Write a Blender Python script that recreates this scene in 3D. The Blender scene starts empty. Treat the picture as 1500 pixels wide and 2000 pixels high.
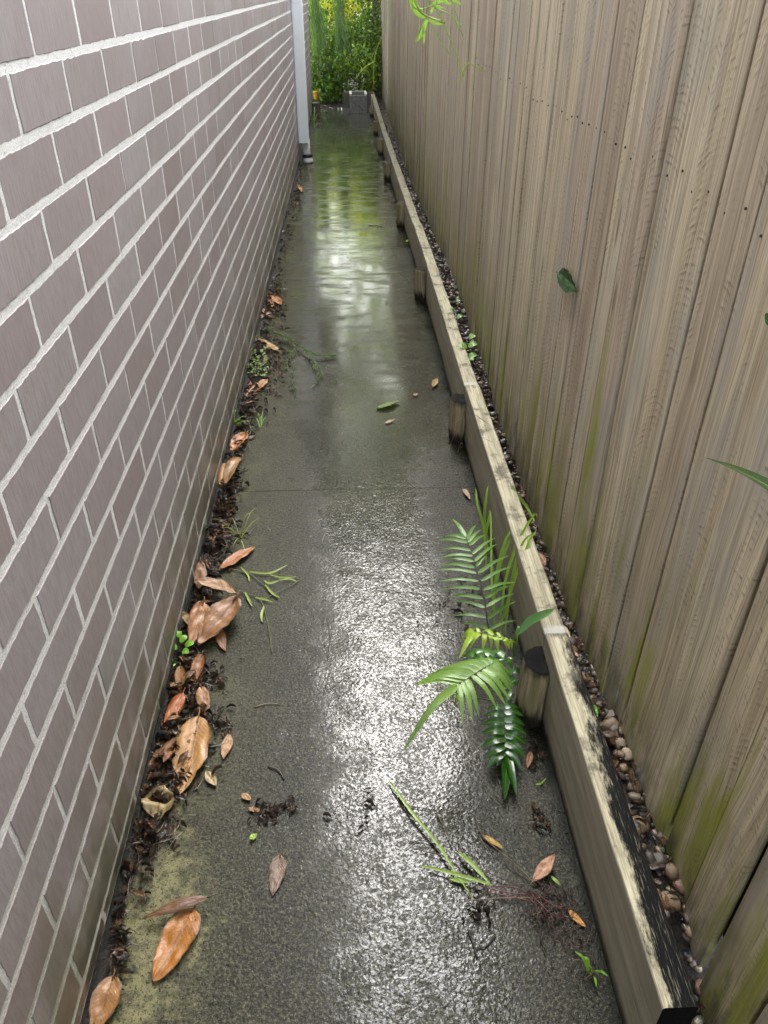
import bpy, math, random
import numpy as np
from mathutils import Vector, Matrix, noise
random.seed(7); rng = np.random.RandomState(7)
PI = math.pi; R = math.radians
S = bpy.context.scene; COL = S.collection

# ---------------------------------------------------------------- camera
CZ = 1.36; FPX = 1500.0
PITCH, YAW, ROLL = .6012, .0448, .0033
cp, sp, cy, sy = math.cos(PITCH), math.sin(PITCH), math.cos(YAW), math.sin(YAW)
CF = Vector((sy*cp, cy*cp, -sp)); _r = Vector((cy, -sy, 0)); _u = _r.cross(CF)
CR = _r*math.cos(ROLL) + _u*math.sin(ROLL); CU = -_r*math.sin(ROLL) + _u*math.cos(ROLL)
cam = bpy.data.objects.new('camera', bpy.data.cameras.new('camera')); COL.objects.link(cam)
cam.matrix_world = Matrix(((CR.x, CU.x, -CF.x, 0), (CR.y, CU.y, -CF.y, 0), (CR.z, CU.z, -CF.z, CZ), (0, 0, 0, 1)))
cam.data.sensor_fit = 'HORIZONTAL'; cam.data.sensor_width = 36; cam.data.lens = 36
cam.data.clip_start = .02; cam.data.clip_end = 500
S.camera = cam
# ---------------------------------------------------------------- light
SUN_EL, SUN_AZ = 47, 3          # azimuth clockwise from +Y
W = bpy.data.worlds.new('World'); S.world = W; W.use_nodes = True
wn = W.node_tree.nodes; wl = W.node_tree.links
sky = wn.new('ShaderNodeTexSky'); sky.sky_type = 'NISHITA'; sky.sun_disc = False
sky.sun_elevation = R(SUN_EL); sky.sun_rotation = R(SUN_AZ); sky.air_density = 1.0; sky.dust_density = 2.5; sky.ozone_density = 1.0
hs = wn.new('ShaderNodeHueSaturation'); hs.inputs['Saturation'].default_value = .38; wl.new(sky.outputs[0], hs.inputs['Color']); wl.new(hs.outputs[0], wn['Background'].inputs[0]); wn['Background'].inputs[1].default_value = .15
sun = bpy.data.objects.new('sun', bpy.data.lights.new('sun', 'SUN')); COL.objects.link(sun)
sun.data.energy = .5; sun.data.angle = R(48); sun.data.color = (.95, .98, 1)
sd = Vector((math.sin(R(SUN_AZ))*math.cos(R(SUN_EL)), math.cos(R(SUN_AZ))*math.cos(R(SUN_EL)), math.sin(R(SUN_EL))))
sun.rotation_euler = sd.to_track_quat('Z', 'Y').to_euler()
S.view_settings.view_transform = 'Standard'; S.view_settings.look = 'None'
S.view_settings.exposure = 3.32; S.view_settings.gamma = 1
S.cycles.max_bounces = 8; S.cycles.transparent_max_bounces = 12

# ---------------------------------------------------------------- helpers
def G(px, py, z=0.0):
    """point of the place seen at that spot of the photo, at height z"""
    r = CF + CR*((px-750)/FPX) - CU*((py-1000)/FPX)
    return Vector((0, 0, CZ)) + r*((z-CZ)/r.z)
def GX(px, py, x):
    r = CF + CR*((px-750)/FPX) - CU*((py-1000)/FPX)
    return Vector((0, 0, CZ)) + r*(x/r.x)
def GY(px, py, y):
    r = CF + CR*((px-750)/FPX) - CU*((py-1000)/FPX)
    return Vector((0, 0, CZ)) + r*(y/r.y)
def mpp(p): return (p-Vector((0, 0, CZ))).dot(CF)/FPX      # metres per photo pixel at p

def face_x(y): return float(np.interp(y, [0, .5, 1.2, 2.5, 4.1, 6, 7.3, 8.8, 11.5, 13.2], [.405, .404, .402, .394, .386, .364, .349, .339, .330, .325]))
def fence_bottom(y): return float(np.interp(y, [.3, .54, .60, .713, .854, .95, 1.08, 1.19, 1.35, 1.63, 1.99, 2.7, 3.3, 3.83, 5.27, 6.69, 10], [.06, .10, .17, .18, .185, .165, .15, .14, .125, .125, .11, .145, .17, .175, .11, .055, .02]))
class MB:
    def __init__(s): s.v = []; s.f = []; s.uv = []; s.c = []; s.m = []
    def add(s, vs, fs, uvs=None, col=None, mi=0):
        b = len(s.v); s.v += [tuple(v) for v in vs]
        s.f += [tuple(i+b for i in f) for f in fs]; s.m += [mi]*len(fs)
        s.uv += list(uvs) if uvs is not None else [(0, 0)]*len(vs)
        if col is not None and len(col) == len(vs) and hasattr(col[0], '__len__'): s.c += list(col)
        else: s.c += [col if col is not None else (1, 1, 1)]*len(vs)
    def box(s, a, b, col=None, mi=0):
        x0, y0, z0 = a; x1, y1, z1 = b
        s.add([(x0,y0,z0),(x1,y0,z0),(x1,y1,z0),(x0,y1,z0),(x0,y0,z1),(x1,y0,z1),(x1,y1,z1),(x0,y1,z1)],
              [(0,3,2,1),(4,5,6,7),(0,1,5,4),(1,2,6,5),(2,3,7,6),(3,0,4,7)], col=col, mi=mi)
    def tube(s, pts, rad, n=6, col=None, cap=True, mi=0):
        pts = [Vector(p) for p in pts]; k = len(pts)
        rads = rad if hasattr(rad, '__len__') else [rad]*k
        vs = []; ref = None
        for i, p in enumerate(pts):
            t = (pts[min(i+1, k-1)]-pts[max(i-1, 0)]); t = t.normalized() if t.length > 1e-9 else Vector((0,0,1))
            if ref is None: ref = t.orthogonal().normalized()
            ref = (ref - t*ref.dot(t)); ref = ref.normalized() if ref.length > 1e-6 else t.orthogonal().normalized()
            q = t.cross(ref)
            for a in range(n):
                th = 2*PI*a/n; vs.append(p + (ref*math.cos(th)+q*math.sin(th))*rads[i])
        fs = [(i*n+a, i*n+(a+1) % n, (i+1)*n+(a+1) % n, (i+1)*n+a) for i in range(k-1) for a in range(n)]
        if cap: fs += [tuple(range(n))[::-1], tuple(range((k-1)*n, k*n))]
        s.add(vs, fs, col=col, mi=mi)
    def ribbon(s, pts, wid, nrm=Vector((0,0,1)), fold=.25, col=None, prof=None):
        """blade along pts with a V section"""
        pts = [Vector(p) for p in pts]; k = len(pts); vs = []; uv = []
        for i, p in enumerate(pts):
            t = (pts[min(i+1, k-1)]-pts[max(i-1, 0)]).normalized()
            sd_ = t.cross(nrm); sd_ = sd_.normalized() if sd_.length > 1e-6 else t.orthogonal().normalized()
            n2 = sd_.cross(t).normalized(); u = i/(k-1)
            w = wid*(prof(u) if prof else math.sin(PI*min(1, u*.92+.08))**.7)*.5
            vs += [p-sd_*w+n2*w*fold, p, p+sd_*w+n2*w*fold]; uv += [(u, 0), (u, .5), (u, 1)]
        fs = []
        for i in range(k-1):
            a = i*3; fs += [(a, a+1, a+4, a+3), (a+1, a+2, a+5, a+4)]
        s.add(vs, fs, uv, col)
    def build(s, name, mats, parent=None, smooth=True):
        me = bpy.data.meshes.new(name); me.from_pydata(s.v, [], s.f)
        mats = mats if isinstance(mats, (list, tuple)) else [mats]
        for m in mats: me.materials.append(m)
        me.polygons.foreach_set('material_index', s.m)
        li = np.empty(len(me.loops), dtype=np.int32); me.loops.foreach_get('vertex_index', li)
        u = me.uv_layers.new(name='UVMap'); u.data.foreach_set('uv', np.array(s.uv, dtype=np.float32)[li].ravel())
        c = me.color_attributes.new('Col', 'FLOAT_COLOR', 'POINT')
        cc = np.ones((len(s.v), 4), dtype=np.float32); cc[:, :3] = np.array(s.c, dtype=np.float32); c.data.foreach_set('color', cc.ravel())
        me.polygons.foreach_set('use_smooth', [smooth]*len(s.f)); me.update()
        o = bpy.data.objects.new(name, me); COL.objects.link(o)
        if parent: o.parent = parent; o.location = -parent.location
        return o
def tag(o, label=None, cat=None, group=None, kind=None):
    if label: o['label'] = label
    if cat: o['category'] = cat
    if group: o['group'] = group
    if kind: o['kind'] = kind
    return o
def empty(name, loc, label, cat, group=None):
    o = bpy.data.objects.new(name, None); COL.objects.link(o); o.location = loc; o.empty_display_size = .1
    return tag(o, label, cat, group)
def bez(pts, n=10):
    """smooth line through the points"""
    P = [Vector(p) for p in pts]
    if len(P) == 2: return [P[0].lerp(P[1], i/n) for i in range(n+1)]
    P = [P[0]*2-P[1]] + P + [P[-1]*2-P[-2]]; out = []
    seg = len(P)-3; m = max(2, n//seg)
    for k in range(seg):
        a, b, c, d = P[k:k+4]
        for i in range(m):
            t = i/m; out.append(.5*((2*b)+(c-a)*t+(2*a-5*b+4*c-d)*t*t+(3*b-a-3*c+d)*t**3))
    out.append(P[-2]); return out

# ---------------------------------------------------------------- node helpers
class NT:
    def __init__(s, name):
        s.mat = bpy.data.materials.new(name); s.mat.use_nodes = True; s.t = s.mat.node_tree; s.n = s.t.nodes
        s.b = s.n['Principled BSDF']; s.out = s.n['Material Output']
        s.tc = s.n.new('ShaderNodeTexCoord')
    def link(s, a, b): s.t.links.new(a, b)
    def _set(s, node, key, v):
        if hasattr(v, 'is_output') or isinstance(v, bpy.types.NodeSocket): s.link(v, node.inputs[key])
        else:
            if isinstance(v, tuple) and len(v) == 3 and node.inputs[key].type == 'RGBA': v = (*v, 1)
            node.inputs[key].default_value = v
    def map(s, src, scale=(1,1,1), loc=(0,0,0), rot=(0,0,0)):
        m = s.n.new('ShaderNodeMapping'); s.link(src, m.inputs[0]); m.inputs[1].default_value = loc; m.inputs[2].default_value = rot; s._set(m, 3, scale); return m.outputs[0]
    def noise(s, vec, scale, detail=4, rough=.55, dist=0, dim='3D', w=None):
        m = s.n.new('ShaderNodeTexNoise'); m.noise_dimensions = dim; s.link(vec, m.inputs['Vector'])
        if w is not None: s._set(m, 'W', w)
        m.inputs['Scale'].default_value = scale; m.inputs['Detail'].default_value = detail; m.inputs['Roughness'].default_value = rough; m.inputs['Distortion'].default_value = dist
        return m.outputs[0]
    def vor(s, vec, scale, feat='F1', out=0, rand=1):
        m = s.n.new('ShaderNodeTexVoronoi'); m.feature = feat; s.link(vec, m.inputs['Vector']); m.inputs['Scale'].default_value = scale; m.inputs['Randomness'].default_value = rand; return m.outputs[out]
    def wave(s, vec, scale, dist=2, det=2, dsc=1, direction='Z', prof='SIN'):
        m = s.n.new('ShaderNodeTexWave'); m.bands_direction = direction; m.wave_profile = prof; s.link(vec, m.inputs['Vector'])
        m.inputs['Scale'].default_value = scale; m.inputs['Distortion'].default_value = dist; m.inputs['Detail'].default_value = det; m.inputs['Detail Scale'].default_value = dsc; return m.outputs[1]
    def math(s, op, a, b=None, c=None, clamp=False):
        m = s.n.new('ShaderNodeMath'); m.operation = op; m.use_clamp = clamp; s._set(m, 0, a)
        if b is not None: s._set(m, 1, b)
        if c is not None: s._set(m, 2, c)
        return m.outputs[0]
    def rng(s, v, a, b, c=0., d=1., sm=True):
        m = s.n.new('ShaderNodeMapRange'); m.interpolation_type = 'SMOOTHSTEP' if sm else 'LINEAR'; s._set(m, 0, v); s._set(m, 1, a); s._set(m, 2, b); s._set(m, 3, c); s._set(m, 4, d); return m.outputs[0]
    def mix(s, f, a, b, mode='MIX'):
        m = s.n.new('ShaderNodeMix'); m.data_type = 'RGBA'; m.blend_type = mode; m.clamp_factor = True
        s._set(m, 0, f); s._set(m, 6, a); s._set(m, 7, b); return m.outputs[2]
    def sep(s, v):
        m = s.n.new('ShaderNodeSeparateXYZ'); s.link(v, m.inputs[0]); return m.outputs
    def comb(s, x, y, z):
        m = s.n.new('ShaderNodeCombineXYZ'); s._set(m, 0, x); s._set(m, 1, y); s._set(m, 2, z); return m.outputs[0]
    def bump(s, h, st=1, d=.001, n=None):
        m = s.n.new('ShaderNodeBump'); s._set(m, 'Strength', st); m.inputs['Distance'].default_value = d; s.link(h, m.inputs['Height'])
        if n is not None: s.link(n, m.inputs['Normal'])
        return m.outputs[0]
    def attr(s, name='Col'):
        m = s.n.new('ShaderNodeAttribute'); m.attribute_name = name; return m.outputs[0]
    def obj(s, i):
        m = s.n.new('ShaderNodeObjectInfo'); return m.outputs[i]
    def pos(s): return s.n.new('ShaderNodeNewGeometry').outputs['Position']
    def fin(s, col, rough=.5, nrm=None, spec=.5, **kw):
        s._set(s.b, 'Base Color', col); s._set(s.b, 'Roughness', rough); s._set(s.b, 'Specular IOR Level', spec)
        if nrm is not None: s.link(nrm, s.b.inputs['Normal'])
        for k, v in kw.items(): s._set(s.b, k.replace('_', ' '), v)
        return s.mat

# ---------------------------------------------------------------- materials
def m_brick():
    t = NT('brick'); P = t.pos(); c = t.attr(); r = t.sep(c)
    st = t.noise(t.map(P, (60, 60, 9)), 3, 4, .6)
    st2 = t.noise(t.map(P, (300, 300, 25)), 1, 3, .6)
    big = t.noise(P, 2.2, 3)
    fine = t.noise(P, 420, 3, .7)
    a = t.mix(r[0], (.275, .235, .228), (.33, .305, .298))
    a = t.mix(t.math('MULTIPLY', r[1], .5), a, (.28, .21, .195))
    a = t.mix(t.rng(st, .35, .72, 0, .5), a, (.17, .135, .118))
    a = t.mix(t.rng(st2, .45, .75, 0, .35), a, (.24, .2, .185))
    a = t.mix(t.rng(fine, .5, .8, 0, .35), a, (.09, .075, .068))
    pale = t.math('MULTIPLY', t.rng(t.noise(t.map(P, (2, 2, .6)), 3, 4, .6), .5, .75), .28)
    a = t.mix(pale, a, (.31, .29, .285))
    z = t.sep(P)[2]
    al = t.math('MULTIPLY', t.rng(z, .50, .02, 0, 1), t.rng(t.noise(t.map(P, (1, 1.4, .7)), 6, 4, .65), .30, .6))
    a = t.mix(t.math('MULTIPLY', al, .9), a, (.085, .078, .034))
    dmp = t.math('MULTIPLY', t.rng(z, .16, .03), t.rng(t.noise(P, 22, 4, .7), .35, .6)); a = t.mix(t.math('MULTIPLY', dmp, .8), a, (.022, .021, .012))
    nb = t.bump(fine, .5, .0007); nb = t.bump(st, .35, .001, nb)
    return t.fin(a, t.rng(big, .3, .7, .36, .52), nb, .6)
def m_mortar():
    t = NT('mortar'); P = t.pos(); z = t.sep(P)[2]
    n1 = t.noise(P, 380, 4, .7); n2 = t.noise(P, 60, 4, .6)
    a = t.mix(t.rng(n1, .3, .7), (.46, .445, .41), (.78, .77, .72))
    a = t.mix(t.rng(t.noise(P, 170, 3, .7), .6, .74, 0, .75), a, (.13, .115, .095))
    a = t.mix(t.rng(n2, .5, .75, 0, .35), a, (.3, .28, .24))
    al = t.math('MULTIPLY', t.rng(z, .62, .02), t.rng(t.noise(P, 5, 4, .65), .28, .62))
    a = t.mix(t.math('MULTIPLY', al, .8), a, (.16, .15, .075))
    h = t.math('ADD', n1, t.math('MULTIPLY', n2, .8))
    return t.fin(a, .85, t.bump(h, .8, .0018), .3)
def m_fence():
    t = NT('paling wood'); P = t.pos(); rnd = t.obj('Random'); x, y, z = t.sep(P)
    off = t.math('MULTIPLY', rnd, 37.0)
    Q = t.comb(t.math('ADD', x, off), t.math('ADD', y, off), t.math('ADD', z, t.math('MULTIPLY', rnd, 11)))
    warp = t.noise(t.map(Q, (6, 6, 1.2)), 1.3, 2)
    QW = t.comb(x, t.math('ADD', t.math('ADD', y, off), t.math('MULTIPLY', warp, .06)), t.math('ADD', z, off))
    g1 = t.noise(t.map(QW, (90, 90, 1.6)), 1, 4, .6)
    g2 = t.noise(t.map(QW, (330, 330, 6)), 1, 3, .65)
    g3 = t.noise(t.map(QW, (24, 24, .7)), 1, 3, .5)
    base = t.mix(rnd, (.42, .352, .225), (.58, .50, .345))
    base = t.mix(t.rng(t.math('FRACT', t.math('MULTIPLY', rnd, 7.13)), .45, .8, 0, .6), base, (.36, .275, .21))
    a = t.mix(t.rng(g1, .35, .68, 0, .68), base, (.20, .15, .095))
    a = t.mix(t.rng(g3, .45, .7, 0, .6), a, (.58, .50, .36))
    a = t.mix(t.rng(g2, .48, .68, 0, .6), a, (.13, .105, .075))
    grey = t.rng(t.noise(t.map(Q, (5, 5, 1.2)), 2.0, 3), .48, .66, 0, .55)
    a = t.mix(grey, a, (.30, .285, .25))
    # saw marks: arcs across the board
    ys = t.math('FRACT', t.math('MULTIPLY', rnd, 5.7))
    arc = t.math('MULTIPLY', t.math('POWER', t.math('ABSOLUTE', t.math('SUBTRACT', t.math('FRACT', t.math('ADD', t.math('MULTIPLY', y, 8.3), ys)), .4)), 2), .11)
    sv = t.comb(0.0, 0.0, t.math('ADD', t.math('ADD', z, arc), t.math('MULTIPLY', t.noise(Q, 16, 2), .02)))
    saw = t.wave(sv, 26, 1.2, 2, 3, 'Z')
    smask = t.rng(t.noise(t.map(Q, (9, 9, 1.5)), 1.6, 3, .6), .42, .58)
    brk = t.rng(t.noise(t.map(Q, (1, 90, 40)), 1, 4, .6), .45, .68)
    sc = t.math('MULTIPLY', t.math('MULTIPLY', t.rng(saw, .55, .95), smask), brk)
    a = t.mix(t.math('MULTIPLY', sc, .6), a, (.085, .068, .05))
    # knots
    kn = t.vor(t.map(Q, (1, 6, 1.1)), 1.5, 'F1', 0)
    a = t.mix(t.rng(kn, .09, .03, 0, .7), a, (.10, .07, .045))
    # algae low on the boards and in long smears
    lowz = t.rng(z, .95, .2, 0, 1); nearm = t.rng(y, 9, .4, .5, 1)
    ag = t.noise(t.map(Q, (9, 9, 1.5)), 1.35, 4, .6)
    thr = t.rng(lowz, 0, 1, .69, .40, False)
    alg = t.rng(t.math('SUBTRACT', ag, thr), 0, .19)
    algc = t.mix(t.noise(P, 9, 3), (.26, .29, .012), (.17, .18, .03))
    a = t.mix(t.math('MULTIPLY', t.math('MULTIPLY', alg, nearm), .9), a, algc)
    oliv = t.math('MULTIPLY', t.rng(z, .75, .12), t.rng(t.noise(Q, 5, 4, .6), .3, .65, .25, .85))
    a = t.mix(t.math('MULTIPLY', oliv, .62), a, (.105, .088, .045))
    dk = t.math('MULTIPLY', t.rng(z, .34, .17), t.rng(t.noise(t.map(Q, (14, 14, 5)), 1.6, 4, .7), .42, .66))
    a = t.mix(t.math('MULTIPLY', dk, .7), a, (.05, .045, .03))
    h = t.math('ADD', t.math('MULTIPLY', g1, .7), t.math('MULTIPLY', g2, .5))
    nb = t.bump(h, .8, .0022); nb = t.bump(t.math('MULTIPLY', t.math('MULTIPLY', saw, smask), t.rng(brk, 0, 1, .25, 1)), .4, .0008, nb)
    return t.fin(a, .72, nb, .35)
def m_sleeper():
    t = NT('sleeper wood'); P = t.pos(); x, y, z = t.sep(P); rnd = t.obj('Random')
    nz = t.sep(t.n.new('ShaderNodeNewGeometry').outputs['Normal'])[2]
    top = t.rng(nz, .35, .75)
    g = t.noise(t.map(P, (260, 9, 260)), 1, 5, .65); g2 = t.noise(t.map(P, (40, 3, 40)), 1, 4, .6)
    edge = t.attr(); ex = t.sep(edge)[0]       # 0 at the path side of the top, 1 at the fence side
    topc = t.mix(t.rng(g, .35, .7), (.50, .46, .32), (.26, .225, .145))
    topc = t.mix(t.rng(g2, .45, .7, 0, .6), topc, (.14, .12, .08))
    topc = t.mix(t.rng(y, 3.2, 7, 0, .72), topc, (.15, .14, .10))
    dirt = t.rng(t.noise(t.map(P, (7, 7, 7)), 2.2, 5, .7), .50, .66, 0, .8)
    topc = t.mix(dirt, topc, (.075, .068, .05))
    # black mould on the near board
    e2 = t.math('ADD', ex, t.math('MULTIPLY', t.math('SUBTRACT', t.noise(t.map(P, (60, 16, 60)), 1, 6, .75), .5), 2.2))
    lim = t.rng(y, .5, 1.25, .10, .92, False)
    mould = t.math('MULTIPLY', t.rng(t.math('SUBTRACT', e2, lim), -.25, .22), t.rng(y, 1.55, 1.1))
    fleck = t.rng(t.noise(t.map(P, (500, 26, 500)), 1, 3, .7), .56, .72, 0, .6)
    topc = t.mix(t.math('MULTIPLY', mould, t.math('SUBTRACT', 1.0, fleck)), topc, (.0028, .0026, .0026))
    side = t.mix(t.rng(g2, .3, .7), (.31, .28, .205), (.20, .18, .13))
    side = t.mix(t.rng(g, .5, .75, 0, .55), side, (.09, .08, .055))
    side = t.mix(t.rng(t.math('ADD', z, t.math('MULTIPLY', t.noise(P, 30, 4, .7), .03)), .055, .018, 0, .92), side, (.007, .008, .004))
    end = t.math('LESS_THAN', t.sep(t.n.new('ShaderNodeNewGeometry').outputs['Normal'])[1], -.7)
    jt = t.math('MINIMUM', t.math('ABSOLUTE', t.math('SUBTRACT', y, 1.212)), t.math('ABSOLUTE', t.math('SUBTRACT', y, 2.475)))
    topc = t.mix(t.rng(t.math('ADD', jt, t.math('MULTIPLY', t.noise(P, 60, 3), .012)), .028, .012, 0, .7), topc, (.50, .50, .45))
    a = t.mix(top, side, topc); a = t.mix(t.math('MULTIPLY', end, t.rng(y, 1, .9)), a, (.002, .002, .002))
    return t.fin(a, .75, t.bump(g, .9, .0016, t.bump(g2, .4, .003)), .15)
def m_log():
    t = NT('log wood'); P = t.pos(); x, y, z = t.sep(P)
    nz = t.sep(t.n.new('ShaderNodeNewGeometry').outputs['Normal'])[2]
    g = t.noise(t.map(P, (120, 120, 5)), 1, 5, .65); g2 = t.noise(t.map(P, (30, 30, 4)), 1, 3)
    a = t.mix(t.rng(g, .35, .7), (.34, .28, .17), (.13, .105, .062))
    a = t.mix(t.rng(g2, .45, .7, 0, .6), a, (.15, .145, .06))
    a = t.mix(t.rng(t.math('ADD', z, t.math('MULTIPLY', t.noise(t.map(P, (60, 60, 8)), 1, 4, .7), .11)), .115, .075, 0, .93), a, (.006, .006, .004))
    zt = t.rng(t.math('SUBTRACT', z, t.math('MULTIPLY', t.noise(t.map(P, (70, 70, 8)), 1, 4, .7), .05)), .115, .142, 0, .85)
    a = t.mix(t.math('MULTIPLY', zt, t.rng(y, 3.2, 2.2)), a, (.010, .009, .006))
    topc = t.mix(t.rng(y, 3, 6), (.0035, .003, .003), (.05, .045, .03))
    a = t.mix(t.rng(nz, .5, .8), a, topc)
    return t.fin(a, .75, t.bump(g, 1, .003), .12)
def m_path():
    t = NT('wet concrete'); P = t.pos(); x, y, z = t.sep(P)
    n1 = t.noise(P, 2.3, 5, .6); n2 = t.noise(P, 9, 4, .6); agg = t.noise(P, 170, 4, .8); ag2 = t.vor(P, 330, 'F1', 0)
    sand = t.noise(P, 430, 3, .75)
    a = t.mix(t.rng(n1, .35, .65), (.012, .012, .008), (.026, .024, .015))
    a = t.mix(t.rng(n2, .45, .7, 0, .6), a, (.009, .0095, .006))
    left = t.rng(t.math('ADD', x, t.math('MULTIPLY', t.math('SUBTRACT', n2, .5), .25)), -.12, -.38)
    a = t.mix(t.math('MULTIPLY', left, .5), a, (.040, .037, .021))
    ol = t.math('MULTIPLY', left, t.rng(n2, .42, .62)); a = t.mix(t.math('MULTIPLY', ol, .5), a, (.085, .085, .035))
    # pale yellow lichen patch by the near wall
    d = t.math('ADD', t.math('MULTIPLY', t.math('ABSOLUTE', t.math('ADD', x, .365)), 9), t.math('MULTIPLY', t.math('ABSOLUTE', t.math('SUBTRACT', y, .70)), 3.2))
    lm = t.rng(t.math('ADD', d, t.math('MULTIPLY', t.math('SUBTRACT', t.noise(P, 26, 5, .7), .5), 2.8)), 1.05, .35)
    a = t.mix(t.math('MULTIPLY', t.math('MULTIPLY', lm, .75), t.rng(t.noise(P, 55, 5, .75), .36, .56, .15, 1)), a, (.21, .19, .09))
    # algae stain on the middle of the far slabs
    gx = t.rng(t.math('ABSOLUTE', t.math('ADD', t.math('ADD', x, .03), t.math('MULTIPLY', t.math('SUBTRACT', n1, .5), .5))), .36, .10)
    gy = t.math('MULTIPLY', t.rng(y, 3.2, 5.4), t.rng(y, 9.4, 8.0))
    gm = t.math('MULTIPLY', t.math('MULTIPLY', gx, gy), t.rng(t.noise(t.map(P, (1.3, 1, 1)), 3.6, 5, .7), .40, .56))
    a = t.mix(t.math('MULTIPLY', gm, .9), a, (.05, .072, .004))
    far = t.rng(y, 8.2, 10.0); a = t.mix(t.math('MULTIPLY', far, t.rng(n1, .35, .6, .3, .85)), a, (.075, .08, .065))
    # aggregate
    a = t.mix(t.rng(agg, .51, .62, 0, .75), a, (.085, .079, .045))
    a = t.mix(t.rng(agg, .48, .38, 0, .85), a, (.004, .004, .003))
    a = t.mix(t.rng(sand, .60, .68, 0, .6), a, (.26, .25, .17))
    # black slime along the foot of the edging
    sl = t.rng(t.math('ADD', x, t.math('MULTIPLY', t.math('SUBTRACT', t.noise(P, 11, 5, .7), .5), .10)), t.math('SUBTRACT', .372, t.math('MULTIPLY', y, .0065)), t.math('SUBTRACT', .405, t.math('MULTIPLY', y, .0065)))
    a = t.mix(t.math('MULTIPLY', sl, .92), a, (.0035, .0045, .002))
    sl2 = t.rng(t.math('ADD', x, t.math('MULTIPLY', t.math('SUBTRACT', t.noise(P, 14, 5, .7), .5), .06)), -.425, -.442)
    a = t.mix(t.math('MULTIPLY', sl2, .9), a, (.005, .005, .003))
    # water film
    pitn = t.math('ADD', t.noise(P, 150, 4, .6, 1.0), t.math('MULTIPLY', t.math('SUBTRACT', t.noise(P, 14, 3, .6), .5), .35))
    cen = t.rng(t.math('ADD', t.math('ABSOLUTE', t.math('SUBTRACT', x, t.rng(y, .6, 4.5, .11, -.05, False))), t.math('MULTIPLY', t.math('SUBTRACT', n2, .5), t.rng(y, 1.8, 3.2, .25, .12))), t.rng(y, 1.8, 3.2, .25, .50), t.rng(y, 1.8, 3.2, .05, .12))
    pud = t.math('MULTIPLY', t.rng(t.math('ADD', n1, t.math('MULTIPLY', cen, .22)), .44, .74), t.rng(y, 1.7, 2.9))
    film = t.math('MAXIMUM', cen, t.math('MULTIPLY', t.rng(n2, .5, .75), .5))
    lo = t.noise(P, 38, 2, .5, .4); med = t.noise(P, 140, 1.6, .5, .5); fin_ = t.noise(P, 330, 2, .6)
    h = t.math('ADD', t.math('MULTIPLY', lo, .8), t.math('ADD', t.math('MULTIPLY', med, 1.0), t.math('MULTIPLY', fin_, t.rng(film, 0, 1, .5, .22, False))))
    # film fills the low parts: clip heights
    hc = h
    farz = t.rng(y, 1.9, 3.4)
    wetm = t.rng(t.noise(t.map(P, (1.0, 2.6, 1)), 4.5, 6, .72), .40, .56); dryf = t.math('MULTIPLY', farz, t.math('SUBTRACT', 1.0, wetm))
    st = t.math('MULTIPLY', t.math('SUBTRACT', 1.0, t.math('MULTIPLY', farz, .62)), t.math('SUBTRACT', .95, t.math('MULTIPLY', pud, .6)))
    nb = t.bump(hc, st, .00086)
    rp = nb
    dr = t.rng(t.noise(P, 150, 2, .5), .60, .66); ro = t.math('MULTIPLY', t.rng(t.math('MAXIMUM', film, pud), 0, 1, t.rng(farz, 0, 1, .45, .34, False), t.math('ADD', t.rng(farz, 0, 1, .11, .045, False), t.math('MULTIPLY', dryf, .22))), t.math('SUBTRACT', 1.0, t.math('MULTIPLY', dr, .8)))
    return t.fin(a, ro, rp, t.math('MULTIPLY', t.math('SUBTRACT', 1.0, t.math('MULTIPLY', dryf, .6)), t.rng(t.math('MAXIMUM', film, pud), 0, 1, .12, t.rng(t.math('ADD', t.math('MULTIPLY', pitn, t.math('SUBTRACT', 1.0, t.math('MULTIPLY', pud, .8))), t.math('MULTIPLY', pud, .6)), 0.46, .57, .05, .30))))
def simple(name, col, rough=.6, nscale=40, amt=.35, bump=.5, bd=.002, spec=.4, dark=None, stretch=(1,1,1)):
    t = NT(name); P = t.map(t.tc.outputs['Object'], stretch)
    n = t.noise(P, nscale, 5, .65)
    dk = dark or tuple(c*.45 for c in col)
    a = t.mix(t.rng(n, .35, .7, 0, 1), col, dk)
    a = t.mix(1-amt, a, col)
    return t.fin(a, rough, t.bump(n, bump, bd), spec)
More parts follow.
